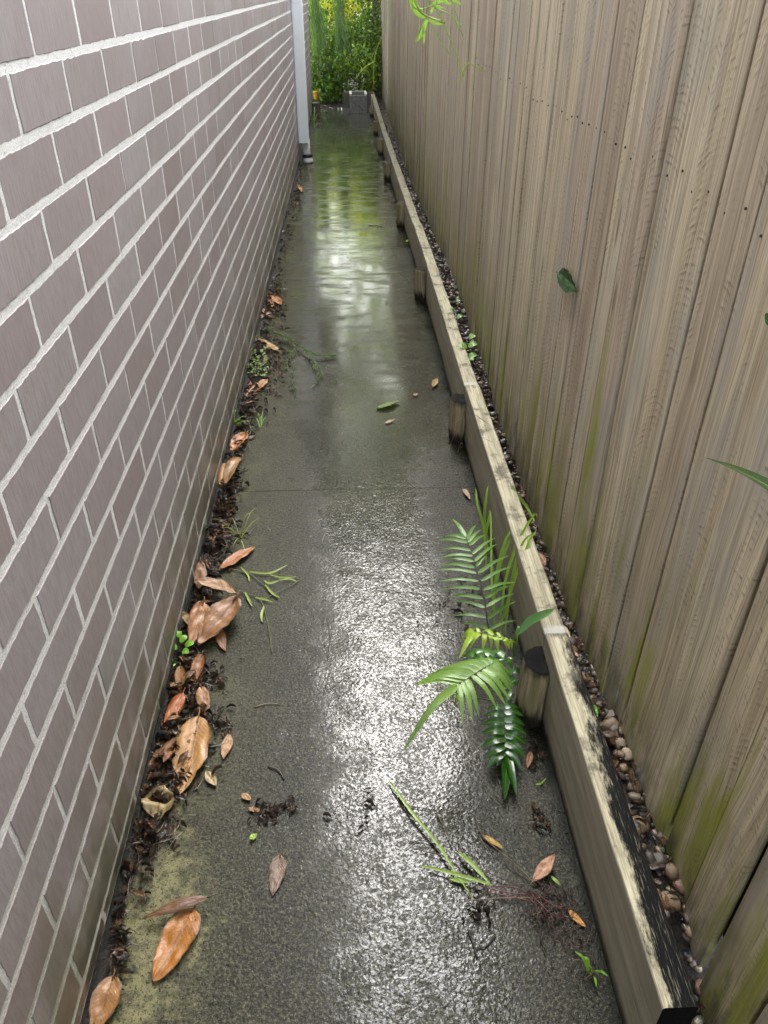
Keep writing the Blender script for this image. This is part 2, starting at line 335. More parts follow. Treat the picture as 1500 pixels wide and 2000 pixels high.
def m_deadleaf():
    t = NT('dead leaf'); oc = t.obj('Color'); uv = t.tc.outputs['UV']; u, v, w = t.sep(uv); O = t.tc.outputs['Object']; rn = t.obj('Random')
    Q = t.map(O, (1, 1, 1)); n = t.noise(t.comb(t.math('ADD', u, t.math('MULTIPLY', rn, 50)), v, 0.0), 4, 5, .65); n2 = t.noise(Q, 260, 4, .65)
    a = t.mix(t.rng(n, .42, .7, 0, .7), oc, t.mix(.62, oc, (.05, .02, .008)))
    a = t.mix(t.rng(n2, .6, .75, 0, .55), a, (.05, .025, .012))
    spot = t.vor(t.comb(t.math('ADD', u, t.math('MULTIPLY', rn, 9)), t.math('MULTIPLY', v, .5), 0.0), 6, 'F1', 0)
    a = t.mix(t.rng(spot, .13, .07, 0, .85), a, (.035, .018, .01))
    vd = t.math('ABSOLUTE', t.math('SUBTRACT', v, .5))
    a = t.mix(t.rng(vd, .035, .015, 0, .6), a, (.16, .07, .03))
    vein = t.wave(t.comb(t.math('SUBTRACT', u, t.math('MULTIPLY', vd, .45)), 0.0, 0.0), 4.6, 1.6, 3, 2, 'X')
    a = t.mix(t.rng(vein, .8, 1, 0, .14), a, (.2, .09, .03))
    a = t.mix(t.rng(t.math('ADD', vd, t.math('MULTIPLY', n, .16)), .47, .57, 0, .6), a, (.05, .025, .012))
    a = t.mix(1.0, a, (.70, .62, .44), 'MULTIPLY')
    h = t.math('ADD', t.math('MULTIPLY', vein, .12), t.math('MULTIPLY', n2, .6))
    m = t.fin(a, t.rng(n, .3, .7, .34, .65), t.bump(h, .8, .0016), .6)
    return m
def m_green(name, attr=False, gloss=.38, trans=.35, vein=True):
    t = NT(name); oc = t.attr() if attr else t.obj('Color'); P = t.pos(); uv = t.tc.outputs['UV']; u, v, w = t.sep(uv)
    n = t.noise(P, 60, 3, .6)
    oc = t.mix(1.0, oc, (1.5, 1.3, .8), 'MULTIPLY') if not attr else oc
    a = t.mix(t.rng(n, .35, .7, 0, .3), oc, t.mix(.6, oc, (.01, .03, .005)))
    if vein: a = t.mix(t.rng(t.math('ABSOLUTE', t.math('SUBTRACT', v, .5)), .07, .02, 0, .35), a, (.2, .32, .09))
    t.fin(a, gloss, t.bump(t.noise(P, 300, 3), .3, .001), .5)
    tr = t.n.new('ShaderNodeBsdfTranslucent'); t._set(tr, 'Color', t.mix(.35, a, (.32, .42, .03)))
    ms = t.n.new('ShaderNodeMixShader'); ms.inputs[0].default_value = trans
    t.link(t.b.outputs[0], ms.inputs[1]); t.link(tr.outputs[0], ms.inputs[2]); t.link(ms.outputs[0], t.out.inputs[0])
    return t.mat
def m_attr(name, rough=.5, spec=.5):
    t = NT(name); P = t.pos(); n = t.noise(P, 150, 4, .7)
    a = t.mix(t.rng(n, .35, .7, 0, .6), t.attr(), t.mix(.6, t.attr(), (.01, .008, .006)))
    a = t.mix(1.0, a, (.62, .6, .56), 'MULTIPLY')
    return t.fin(a, rough, t.bump(n, .8, .002), spec)
def m_pebble():
    t = NT('pebble'); O = t.tc.outputs['Object']; oc = t.obj('Color'); rn = t.obj('Random')
    n = t.noise(O, 70, 5, .65); n2 = t.noise(O, 25, 3)
    a = t.mix(t.rng(n, .4, .7, 0, .55), oc, t.mix(.6, oc, (.03, .02, .015)))
    a = t.mix(t.rng(n2, .5, .65, 0, .35), a, (.28, .17, .09))
    return t.fin(a, t.rng(rn, 0, 1, .22, .5, False), t.bump(n, .4, .0012), .5)
MAT = dict(brick=m_brick(), mortar=m_mortar(), fence=m_fence(), sleeper=m_sleeper(), log=m_log(), path=m_path(),
    soil=simple('dark soil', (.018, .013, .008), .8, 60, .8, 1, .01), ground=simple('garden soil', (.05, .04, .028), .9, 12, .7, 1, .02),
    foot=simple('wall footing', (.013, .013, .008), .6, 90, .9, 1, .006, dark=(.003, .003, .002)),
    white=simple('white painted metal', (.88, .9, .88), .32, 6, .12, .05, .001, dark=(.55, .57, .56)),
    pvc=simple('dirty white pipe', (.68, .68, .64), .4, 18, .5, .1, .001, dark=(.25, .24, .19)),
    rubber=simple('black rubber', (.015, .015, .016), .45, 50, .4, .2), galv=simple('grey bracket', (.2, .21, .21), .5, 30, .5),
    pot=simple('grey concrete', (.24, .235, .205), .85, 35, .8, .6, .003, dark=(.07, .07, .055)),
    potrim=simple('pale concrete rim', (.42, .40, .34), .8, 45, .5, .5),
    yellow=simple('yellow plastic', (.45, .25, .02), .4, 10, .2, .1), bark=simple('bark', (.10, .075, .05), .85, 30, .8, 1, .01, stretch=(1, 1, .3)),
    nail=simple('rusty nail', (.03, .025, .022), .6, 200, .5), backing=simple('gap shade timber', (.05, .042, .03), .9, 20, .8, .8, .004, spec=.1, stretch=(5, 5, 1)), oldtimber=simple('old timber', (.10, .09, .065), .8, 20, .8, .8, .004, stretch=(5, 5, 1)),  # backing carries the shade of the fence gaps in its dark colour
    dead=m_deadleaf(), green=m_green('leaf green'), gloss=m_green('glossy fern green', gloss=.2, trans=.15), bush=m_green('bush leaves', True, .25, .5, False),
    litter=m_attr('litter', .32, .55), stem=m_attr('stem', .5), pebble=m_pebble())

# ================================================================ setting
# ground sheet
mb = MB(); mb.add([(-60, -40, -.06), (60, -40, -.06), (60, 90, -.06), (-60, 90, -.06)], [(0, 1, 2, 3)])
tag(mb.build('ground', MAT['ground']), kind='structure')
mb = MB()     # path: slabs with open joints
for y0, y1 in ((-3.2, 2.1165), (2.1185, 4.684), (4.686, 7.55), (7.552, 10.55), (10.556, 11.62)):
    nx, ny = 30, int((y1-y0)*24)+2; vs = []; fs = []
    xr = .47
    for j in range(ny):
        for i in range(nx):
            yy = y0+(y1-y0)*j/(ny-1); xx = -.4455+(xr+.4455)*i/(nx-1)
            if j in (0, ny-1): yy += .0022*noise.noise((xx*60, y0*3, j))+.0012*noise.noise((xx*200, y0*3, j))
            zz = .0010*noise.noise((xx*4, yy*4, 0))
            vs.append((xx, yy, zz-.001))
    for j in range(ny-1):
        for i in range(nx-1): a = j*nx+i; fs.append((a, a+1, a+nx+1, a+nx))
    for j in (0, ny-1):
        k = len(vs); vs += [vs[j*nx+i] for i in range(nx)]+[(vs[j*nx+i][0], vs[j*nx+i][1], -.05) for i in range(nx)]
        fs += [((k+i+1, k+i, k+nx+i, k+nx+i+1) if j == 0 else (k+i, k+i+1, k+nx+i+1, k+nx+i)) for i in range(nx-1)]
    mb.add(vs, fs)
tag(mb.build('path', MAT['path']), kind='structure')
mb = MB(); mb.box((-.46, -3.2, -.055), (.48, 11.6, -.005))
tag(mb.build('path_base', MAT['soil']), kind='structure')
# soil bed under the pebbles and the land beyond the fence
mb = MB(); nx, ny = 6, 400; vs = []; fs = []
for j in range(ny):
    for i in range(nx):
        yy = -3+16.5*j/(ny-1); xx = face_x(yy)+.03+(.56-face_x(yy)-.03)*i/(nx-1)
        base = min(.165, max(.02, fence_bottom(yy)-.016))
        vs.append((xx, yy, base+.006*noise.noise((xx*40, yy*40, 3))))
for j in range(ny-1):
    for i in range(nx-1): a = j*nx+i; fs.append((a, a+1, a+nx+1, a+nx))
mb.add(vs, fs); tag(mb.build('soil_bed', MAT['soil']), kind='structure')
mb = MB(); mb.box((.60, -3, -.05), (20, 14, .10)); tag(mb.build('neighbour_ground', MAT['ground']), kind='structure')
mb = MB(); vs = []; fs = []; nx, ny = 40, 30       # garden soil at the far end
for j in range(ny):
    for i in range(nx):
        xx = -3+6*i/(nx-1); yy = 11.60+6*j/(ny-1); vs.append((xx, yy, -.012+.03*min(1, (yy-11.6)/.3)+.03*noise.noise((xx*3, yy*3, 1))*min(1, (yy-11.6)/.4)))
for j in range(ny-1):
    for i in range(nx-1): a = j*nx+i; fs.append((a, a+1, a+nx+1, a+nx))
mb.add(vs, fs); tag(mb.build('garden_bed', MAT['soil']), kind='structure')

# ================================================================ brick wall
WX = -.444; CH = .086; BL = .2349; Z0 = CZ-.0053; Y0 = 1.2975; YE = 11.33
wall = empty('brick_wall', (WX, 4, 0), 'long purple brown brick wall with pale mortar joints on the left of the path', 'wall')
mb = MB()
def brick(y0, y1, z0, z1, near, rc):
    J = .0012 if near else 0
    def edge(a, b, n): return [(a[0]+(b[0]-a[0])*k/n, a[1]+(b[1]-a[1])*k/n) for k in range(n)]
    n1 = 22 if near else 1; n2 = 8 if near else 1
    P = edge((y0, z0), (y1, z0), n1)+edge((y1, z0), (y1, z1), n2)+edge((y1, z1), (y0, z1), n1)+edge((y0, z1), (y0, z0), n2)
    ph = random.random()*50; cyy, czz = (y0+y1)/2, (z0+z1)/2; n = len(P); dx = random.uniform(-.0007, .0007)
    outer = []; inner = []; back = []
    for k, (a, b) in enumerate(P):
        ja = J*(noise.noise((a*150, b*150, ph))*1.6+noise.noise((a*420, b*420, ph)))
        ry = (y1-y0)/2; rz = (z1-z0)/2; u = (a-cyy)/ry; v = (b-czz)/rz
        oy = a+ja*(1 if abs(u) > .98 else 0)*np.sign(u); oz = b+ja*(1 if abs(v) > .98 else 0)*np.sign(v)
        outer.append((WX-.0016+dx, oy, oz)); back.append((WX-.012, oy, oz))
        inner.append((WX+dx, oy-.0016*np.sign(u)*(abs(u) > .98), oz-.0016*np.sign(v)*(abs(v) > .98)))
    fs = [tuple(range(n))] + [(n+k, n+(k+1) % n, (k+1) % n, k) for k in range(n)] + [(2*n+k, 2*n+(k+1) % n, n+(k+1) % n, n+k) for k in range(n)]
    mb.add(inner+outer+back, fs, col=rc)
for r in range(-13, 16):
    zt = Z0-CH*r-.0058; zb = zt-.0744
    if r == 15: zb = .032
    off = .5 if r % 2 else 0
    j = -19
    while True:
        y0 = Y0+BL*(j+off)+.005; y1 = y0+BL-.010; j += 1
        if y0 > YE-.02: break
        if y1 > YE: y1 = YE
        jz = random.uniform(-.0008, .0008); jy = random.uniform(-.0015, .0015)
        brick(y0+jy, y1+jy, zb+jz+(0 if r < 15 else 0), zt+jz, y0 > -.2 and y0 < 3.6 and r > -3, (random.random(), random.random()**2, random.random()))
mb.build('bricks', MAT['brick'], wall, smooth=False)
mb = MB(); mb.box((WX-.24, -3.2, .03), (WX-.0009, YE-.002, 2.52)); mb.build('mortar', MAT['mortar'], wall, smooth=False)
mb = MB(); vs = []; fs = []; ny = 700            # rough footing strip under the lowest course
for j in range(ny):
    yy = -3+(YE+3)*j/(ny-1)
    for i, (xx, zz) in enumerate(((WX-.012, .034), (WX-.004, .018), (WX+.004, .004), (WX+.012, -.004))):
        q = .006*noise.noise((yy*25, i*3, 9))+.003*noise.noise((yy*90, i*3, 9)); vs.append((xx+q, yy, zz+q*.5))
for j in range(ny-1):
    for i in range(3): a = j*4+i; fs.append((a, a+4, a+5, a+1))
mb.add(vs, fs); mb.build('footing', MAT['foot'], wall)

# eave with fascia and gutter over the wall
eave = empty('roof_eave', (-.6, 4, 2.56), 'white roof eave and gutter above the brick wall', 'eave')
mb = MB(); mb.box((-3.2, -3.3, 2.53), (-.315, YE+.3, 2.545)); mb.build('soffit', MAT['white'], eave, False)
mb = MB(); mb.box((-.314, -3.3, 2.52), (-.295, YE+.3, 2.70)); mb.build('fascia', MAT['white'], eave, False)
mb = MB(); mb.box((-.2945, -3.3, 2.60), (-.20, YE+.3, 2.69)); mb.build('gutter', MAT['white'], eave, False)
# downpipe
dp = empty('downpipe', (-.395, 7.75, 0), 'white square downpipe with a black banded foot on the brick wall', 'downpipe')
def bevbox(mb, a, b, r=.006):
    x0, y0, z0 = a; x1, y1, z1 = b
    P = [(x0+r, y0), (x1-r, y0), (x1, y0+r), (x1, y1-r), (x1-r, y1), (x0+r, y1), (x0, y1-r), (x0, y0+r)]
    vs = [(x, y, z0) for x, y in P]+[(x, y, z1) for x, y in P]
    mb.add(vs, [(k, (k+1) % 8, 8+(k+1) % 8, 8+k) for k in range(8)]+[tuple(range(8))[::-1], tuple(range(8, 16))])
mb = MB(); bevbox(mb, (-.4435, 7.69, .172), (-.352, 7.80, 1.235)); mb.build('lower_shaft', MAT['white'], dp, False)
mb = MB(); bevbox(mb, (-.4415, 7.692, 1.237), (-.354, 7.798, 2.5)); mb.build('upper_shaft', MAT['white'], dp, False)
mb = MB(); bevbox(mb, (-.4435, 7.70, .10), (-.425, 7.78, .171), .002); bevbox(mb, (-.4433, 7.704, .0), (-.428, 7.776, .10), .002); mb.build('bracket', MAT['galv'], dp, False)
mb = MB(); mb.tube([(-.382, 7.76, .195), (-.380, 7.757, .10), (-.372, 7.75, .045)], [.034, .034, .036], 20); mb.build('outlet_pipe', MAT['pvc'], dp)
mb = MB(); mb.tube([(-.373, 7.751, .070), (-.371, 7.749, .043)], [.0475, .0475], 24); mb.build('rubber_band', MAT['rubber'], dp)
mb = MB(); mb.tube([(-.371, 7.749, .046), (-.366, 7.744, .012), (-.365, 7.743, .0)], [.043, .045, .05], 24); mb.build('drain_socket', MAT['pvc'], dp)

# ================================================================ paling fence
FX = .5
fence = empty('paling_fence', (FX, 4, .17), 'tall weathered timber paling fence with green algae on the right', 'fence')
def paling(mb, y0, y1, x, zb, zt, tilt=0):
    """board with slightly wavy long edges"""
    n = 26 if y0 < 4 else 8; ph = random.random()*90; vs = []
    d = .013
    for k in range(n):
        z = zb+(zt-zb)*(k/(n-1))
        a = .0016*noise.noise((z*3, ph, 0)); b = .0016*noise.noise((z*3, ph, 9)); bow = .0025*noise.noise((z*1.2, ph, 4))
        zz = z+(.004*noise.noise((ph, 1, 1)) if k == 0 else 0)
        vs += [(x+bow+tilt+.0012, y0+a, zz), (x+bow+tilt, y0+a+.0016, zz), (x+bow-tilt, y1+b-.0016, zz), (x+bow-tilt+.0012, y1+b, zz), (x+bow+d, y1+b, zz), (x+bow+d, y0+a, zz)]
    fs = []
    for k in range(n-1):
        for i in range(6): a = k*6+i; c = k*6+(i+1) % 6; fs.append((a, a+6, c+6, c))
    fs += [(0, 1, 2, 3, 4, 5), tuple((n-1)*6+i for i in range(6))[::-1]]
    mb.add(vs, fs)
edges = [.30, .43, .542, .625, .733, .857, .981, 1.092, 1.205, 1.32, 1.432, 1.53, 1.665, 1.782, 1.885, 1.98, 2.10, 2.235, 2.34, 2.437]
while edges[-1] < 13.3: edges.append(edges[-1]+random.choice((.098, .105, .113, .12)))
rest = MB(); cnt = 0; lays = []
for i in range(len(edges)-1):
    y0, y1 = edges[i]+.0015+random.random()*.001, edges[i+1]-random.choice((.001, .0025, .0045, .006))
    lay = random.choice((0, .002, .004, .007)) if i > 5 else (.0, .006, 0, .006, .001, .006)[i]
    zb = fence_bottom((y0+y1)/2) - .010 + random.uniform(-.006, .004)
    zt = 1.95+random.uniform(-.01, .01); til = random.uniform(-.002, .002)
    lays.append(lay)
    if cnt < 98:
        mb = MB(); paling(mb, y0, y1, FX+lay, zb, zt, til); mb.build('paling', MAT['fence'], fence, False); cnt += 1
    else: paling(rest, y0, y1, FX+lay, zb, zt, til)
y = -3
while y < .18: paling(rest, y, y+.117, FX+random.choice((0, .004)), .17, 1.95); y += .12
paling(rest, y, .298, FX+.002, .17, 1.95)
tag(rest.build('far_palings', MAT['fence'], fence, False), kind='stuff')
mb = MB(); mb.box((FX+.0205, -3, .22), (FX+.034, 13.35, 1.93)); mb.build('backing_boards', MAT['backing'], fence, False)  # backing sheet added and darkened so the paling gaps read as shade
for z in (.36, 1.12, 1.62):
    mb = MB(); mb.box((FX+.035, -3, z-.035), (FX+.07, 13.4, z+.035)); mb.build('rail', MAT['oldtimber'], fence, False)
mb = MB()
for i, ye in enumerate(edges[:-1]):
    if ye > 3.4: break
    for q in (.028, edges[i+1]-ye-.03):
        z = 1.118+random.uniform(-.012, .012); yy = ye+q
        mb = MB(); mb.tube([(FX+lays[i]-.0012, yy, z), (FX+.014, yy, z)], [.0019, .0019], 8); mb.build('nail', MAT['nail'], fence, False)
# far plank post at the end of the fence
mb = MB(); bevbox(mb, (.40, 13.25, 0), (.50, 13.36, 1.85), .004)
ep = mb.build('fence_post', MAT['oldtimber'], None, False); tag(ep, 'dark square post closing the far end of the paling fence', 'post')

# ================================================================ timber edging
joints = [.462, 1.20, 2.46, 3.03, 4.20, 4.72, 6.25, 7.95, 9.4, 11.2, 13.2]
tops = [.212, .206, .200, .193, .196, .186, .180, .172, .165, .155]
names = ['nearest board of the path edging, top blackened with mould and end cut dark',
 'second board of the edging, pale cream top, beside the big fern',
 'short third edging board between the second and third log posts, pale worn top',
 'fourth edging board, mottled cream and grey top, in front of the round leaved weed',
 'short dark stained edging board just beyond the stepped joint',
 'sixth edging board with grey patchy top, beside the fourth log post',
 'seventh edging board, grey top, passing the fifth log post',
 'eighth edging board, level with the far green stained slabs',
 'ninth edging board, near the far end of the path',
 'farthest edging board, ending beside the square concrete planter']
for i in range(len(joints)-1):
    y0, y1 = joints[i]+.0015, joints[i+1]-.0015; n = max(6, int((y1-y0)*22)); vs = []; cs = []
    jx = random.uniform(-.002, .002) if i else 0; zt = tops[i]
    for k in range(n):
        y = y0+(y1-y0)*k/(n-1); fx = face_x(y)+jx; th = .050+.0012*noise.noise((y*4, i, 0))
        w1 = .0012*noise.noise((y*9, i, 2))+.0009*noise.noise((y*60, i, 2)); w2 = .0014*noise.noise((y*9, i, 5))+.0006*noise.noise((y*60, i, 5)); c = .004
        sec = [(fx+.002, -.03, 0), (fx, .1, 0), (fx+w1, zt-c, 0), (fx+w1+c*.35, zt-c*.3, 0), (fx+w1+c, zt, 0), (fx+th*.5, zt-.0005, .5), (fx+th+w2-c, zt, 1), (fx+th+w2, zt-c, 1), (fx+th, .1, 1), (fx+th, -.03, 1)]
        for x, z, u in sec: vs.append((x, y, z)); cs.append((u, 0, 0))
    m = 10; fs = []
    for k in range(n-1):
        for q in range(m-1): a = k*m+q; fs.append((a, a+m, a+m+1, a+1))
    fs += [tuple(range(m)), tuple((n-1)*m+q for q in range(m))[::-1]]
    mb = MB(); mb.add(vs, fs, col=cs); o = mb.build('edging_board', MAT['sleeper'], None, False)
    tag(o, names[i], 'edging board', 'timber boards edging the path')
posts = [(1.165, .163, 'log post nearest the camera, black rotten top, behind the fern'), (2.44, .160, 'second log post, black cracked top, with pale root threads hanging on it'),
 (3.95, .160, 'third log post along the edging, black top and black foot'), (5.42, .155, 'fourth log post, standing just beyond the stepped edging joint'),
 (6.92, .148, 'fifth log post, pale sawn top beside the green stained slab'), (8.15, .140, 'sixth log post, beyond the green stained slab'), (9.35, .135, 'seventh log post, last but one of the row'), (10.7, .130, 'farthest log post, just before the concrete planter')]
for i, (yc, zt, lab) in enumerate(posts):
    fx = face_x(yc); n = 28; rings = 16; vs = []; fs = []; r0 = .043; lim = fx-.0015; cx = fx-.010; ph = i*7.3
    lean = random.uniform(-.006, .006)
    for k in range(rings+3):
        z = -.02+(zt+.02)*min(1, k/(rings-1)); rs = 1 if k < rings else (.9, .45, .02)[k-rings]
        z += 0 if k < rings else (.003, .002, -.001)[k-rings]
        for a in range(n):
            th = 2*PI*a/n; rr = r0*(1+.05*noise.noise((math.cos(th)*1.5, math.sin(th)*1.5, ph))+.035*noise.noise((math.cos(th)*6, math.sin(th)*6, ph+z*3)))
            foot = max(0, 1-(z+.01)/.06); rr *= 1-.22*foot*max(0, noise.noise((math.cos(th)*2.2, math.sin(th)*2.2, ph+5))+.35)
            x = cx+lean*z/zt+math.cos(th)*rr*rs; y = yc+math.sin(th)*rr*rs
            zz = z+(.006*noise.noise((x*40, y*40, ph)) if k >= rings-1 else 0)
            vs.append((min(x, lim), y, zz))
    for k in range(rings+2):
        for a in range(n): p, q = k*n+a, k*n+(a+1) % n; fs.append((p, q, q+n, p+n))
    fs.append(tuple((rings+2)*n+a for a in range(n)))
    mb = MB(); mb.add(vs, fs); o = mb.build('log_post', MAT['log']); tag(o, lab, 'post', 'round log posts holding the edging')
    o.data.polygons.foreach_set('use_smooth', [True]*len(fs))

# ================================================================ pebbles
def pebble_mesh(i):
    bm_v = []; rr = random.Random(i)
    import bmesh
    bm = bmesh.new(); bmesh.ops.create_icosphere(bm, subdivisions=3, radius=1)
    sx, sy_, sz = rr.uniform(.8, 1.25), rr.uniform(.65, 1.0), rr.uniform(.45, .75)
    for v in bm.verts:
        d = 1+.16*noise.noise(v.co*1.1+Vector((i*3, 0, 0)))+.05*noise.noise(v.co*3+Vector((i*3, 0, 0)))
        p = v.co*d; k = 2.6
        v.co = Vector((math.copysign(abs(p.x)**.85, p.x)*sx, math.copysign(abs(p.y)**.85, p.y)*sy_, p.z*sz))
    me = bpy.data.meshes.new('pebble'); bm.to_mesh(me); bm.free(); me.materials.append(MAT['pebble'])
    me.polygons.foreach_set('use_smooth', [True]*len(me.polygons)); return me
pm = [pebble_mesh(i) for i in range(12)]
PK = [('dark grey wet pebble', (.055, .05, .045), .3), ('grey brown wet pebble', (.10, .07, .042), .34), ('tan wet pebble', (.20, .125, .06), .2), ('pale cream pebble', (.36, .28, .19), .08), ('reddish brown pebble', (.19, .09, .055), .08)]
def bed_z(y): return min(.165, max(.02, fence_bottom(y)-.016))
def drop(y):
    lo = face_x(y)+.053; hi = .518; return random.uniform(lo+.004, hi) if hi > lo+.01 else (lo+hi)/2
ys = []; y = .40
while len(ys) < 290:
    for _ in range(2 if y < 1.4 else 2): ys.append(y+random.uniform(-.01, .01))
    y += random.uniform(.016, .024)
for k, y in enumerate(ys):
    u = random.random(); acc = 0
    for kd in PK:
        acc += kd[2]
        if u < acc: break
    o = bpy.data.objects.new('pebble', pm[k % 12]); COL.objects.link(o); s = random.choice((random.uniform(.006, .010), random.uniform(.009, .016)))
    x = drop(y); o.location = (x, y, bed_z(y)+.006+random.uniform(0, .014)); o.scale = (s, s, s)
    o.rotation_euler = (random.uniform(-.5, .5), random.uniform(-.5, .5), random.uniform(0, 6.3)); q_ = random.uniform(.35, .85); c = [min(1, v*q_) for v in kd[1]]; o.color = (*c, 1)
    tag(o, kd[0]+' in the narrow gravel strip between the edging boards and the fence', 'pebble', 'pebbles between the edging and the fence')
yend = y; mb = MB()
ico = [(v.co.x, v.co.y, v.co.z) for v in pm[0].vertices]; icf = [tuple(p.vertices) for p in pm[0].polygons]
import bmesh
bm = bmesh.new(); bmesh.ops.create_icosphere(bm, subdivisions=2, radius=1); iv = [v.co.copy() for v in bm.verts]; jf = [tuple(v.index for v in f.verts) for f in bm.faces]; bm.free()
y = .35
while y < 12.8:
    for _ in range(4):
        if y < yend:
            s = random.uniform(.004, .009); zz = bed_z(y)+random.uniform(-.002, .008)
        else: s = random.uniform(.007, .016); zz = bed_z(y)+random.uniform(0, .016)
        kd = PK[int(random.random()*3.4)]; c = tuple(v*random.uniform(.6, 1.2) for v in kd[1]); x = drop(y); a = random.random()*6.3
        yy = y+random.uniform(-.01, .01); A, B, Cc = random.uniform(.8, 1.3), random.uniform(.6, 1), random.uniform(.4, .8)
        vs = []
        for v in iv:
            X, Y, Z = v.x*A, v.y*B, v.z*Cc; vs.append((x+s*(X*math.cos(a)-Y*math.sin(a)), yy+s*(X*math.sin(a)+Y*math.cos(a)), zz+s*Z))
        mb.add(vs, jf, col=c)
    y += .012 if y < yend else .02
tag(mb.build('gravel', MAT['litter']), 'fine wet gravel filling the strip between the edging boards and the fence', 'gravel', kind='stuff')

# ================================================================ leaves
def leaf(name, base, tip, width, color, label, cat='leaf', group=None, curl=.0, fold=.15, lift=.006, bend=.0, roll=0, ragged=.05, mat='dead', stalk=.12, wave=.05, prof=.8, nrm=(0, 0, 1)):
    """blade from base to tip; curl rolls the edges up, bend arches the length"""
    base, tip = Vector(base), Vector(tip); L = (tip-base).length; t = (tip-base).normalized(); n = Vector(nrm)
    sdv = t.cross(n).normalized(); n = sdv.cross(t).normalized()
    sdv2 = sdv*math.cos(roll)+n*math.sin(roll); n2 = n*math.cos(roll)-sdv*math.sin(roll); ph = random.random()*100; cs = random.choice((-.55, .7, .9)); curl *= .85; pq = prof*random.uniform(.85, 1.25); ex = random.uniform(.6, .95)
    NS, NM = 22, 10; vs = []; uv = []
    for i in range(NS+1):
        s = i/NS; w = width*.44*(max(0, math.sin(PI*(s**pq)))**ex+.02)
        for j in range(NM+1):
            v = j/NM*2-1; e = 1+(.10*noise.noise((s*3.2, np.sign(v)*3, ph))+ragged*(noise.noise((s*9, np.sign(v)*3, ph))*1.6+noise.noise((s*30, np.sign(v)*3, ph))*.7))*abs(v)
            if curl: th = v*curl; xx = w*math.sin(th)/curl if True else 0; zz = w*(1-math.cos(th))/curl*cs
            else: xx = w*v; zz = 0
            xx *= e; zz += abs(v)*w*fold+wave*1.6*width*noise.noise((s*4, v*1.5, ph))+.07*width*noise.noise((s*10, v*4, ph))
            zz += bend*L*math.sin(PI*s) ; sway = .05*L*math.sin(s*3+ph)*s*(1-s)
            p = base+t*(L*s)+sdv2*(xx+sway)+n2*zz+Vector((0, 0, lift)); vs.append(p); uv.append((s, j/NM))
    fs = [(i*(NM+1)+j, i*(NM+1)+j+1, (i+1)*(NM+1)+j+1, (i+1)*(NM+1)+j) for i in range(NS) for j in range(NM)]
    mb = MB(); mb.add(vs, fs, uv)
    if stalk: 
        b = base+Vector((0, 0, lift)); mb.tube([b+t*(L*.1), b-t*L*stalk*.5+n*.001, b-t*L*stalk+sdv*L*.02], [width*.018+.0004]*3, 6)
    for k, v in enumerate(mb.v):
        if v[2] < .0015 and lift < .1 and nrm == (0, 0, 1): mb.v[k] = (v[0], v[1], .0015+random.random()*.0004)
    o = mb.build(name, MAT[mat]); o.color = (*color, 1)
    if label: tag(o, label, cat, group)
    return o
OR, TAN, BRN, RED, CRM, DRK = (.44, .19, .03), (.36, .19, .075), (.16, .08, .035), (.27, .085, .022), (.45, .37, .22), (.06, .035, .02)
LG = 'brown leaves fallen along the wall and path'
def L(b, t, wpx, col, label, zb=.006, zt=.006, **k):
    B, T = G(*b, zb), G(*t, zt); w = wpx*mpp(B); lf = k.pop('lift', .0)
    return leaf('fallen_leaf', B, T, w, col, label, 'leaf', LG, lift=lf, **k)
L((222, 1905), (180, 2030), 62, TAN, 'tan leaf with a pointed tip cut by the bottom left corner of the frame', zb=.012, zt=.006, fold=.3, stalk=.1)
L((378, 1775), (300, 1918), 74, OR, 'large orange leaf with a dark spot, nearest the bottom left, under a curled leaf', fold=.12, wave=.04, zb=.012)
L((408, 1752), (276, 1795), 34, BRN, 'narrow curled brown leaf lying across the large orange spotted leaf', curl=1.3, zb=.022, zt=.014, bend=.06)
L((548, 1668), (532, 1750), 36, (.16, .10, .065), 'flat soaked grey brown leaf alone on the near concrete', wave=.02, fold=.05, ragged=.1, zb=.003, zt=.003)
L((388, 1398), (352, 1552), 72, (.52, .30, .12), 'biggest tan leaf, torn at the side, by the wall above the pale crumpled leaf', fold=.08, wave=.05, zb=.025, zt=.010, ragged=.16)
L((372, 1480), (336, 1522), 34, (.50, .27, .10), 'torn tan leaf half poking out left of the biggest tan leaf', zb=.02, fold=.1)
L((402, 1505), (422, 1535), 22, CRM, 'small pale leaf scrap right of the biggest tan leaf', stalk=0)
L((322, 1535), (305, 1602), 70, (.50, .42, .27), 'pale cream crumpled round leaf beside the wall foot', curl=.5, wave=.14, ragged=.12, prof=1, zb=.02, zt=.012, stalk=0)
L((448, 1432), (436, 1482), 26, (.45, .27, .15), 'small pointed tan leaf with a dark curled stem right of the big tan leaf', curl=.7)
L((345, 1442), (288, 1500), 24, (.34, .19, .10), 'rolled brown leaf against the wall left of the biggest tan leaf', curl=1.5, zb=.03, zt=.01)
L((358, 1352), (318, 1430), 34, (.50, .17, .05), 'reddish orange leaf leaning by the wall above the rolled leaf', curl=.8, zb=.03, zt=.012, roll=.4)
L((318, 1432), (364, 1418), 30, (.48, .30, .2), 'short pinkish tan leaf lying under the reddish orange leaf', zb=.015)
L((392, 1340), (402, 1398), 30, (.42, .22, .10), 'brown leaf with a torn end just above the biggest tan leaf', curl=.5, zb=.02)
L((352, 1300), (352, 1350), 26, TAN, 'upright folded tan leaf in the wall heap under the clover', curl=.8, zb=.035, zt=.015)
L((395, 1278), (375, 1340), 30, (.38, .17, .07), 'brown folded leaf in the heap below the clover, right side', curl=.9, zb=.03)
L((462, 1165), (388, 1262), 66, (.36, .19, .095), 'wide dark brown wet leaf at the middle of the wall heap', curl=.6, zb=.045, zt=.02, wave=.1)
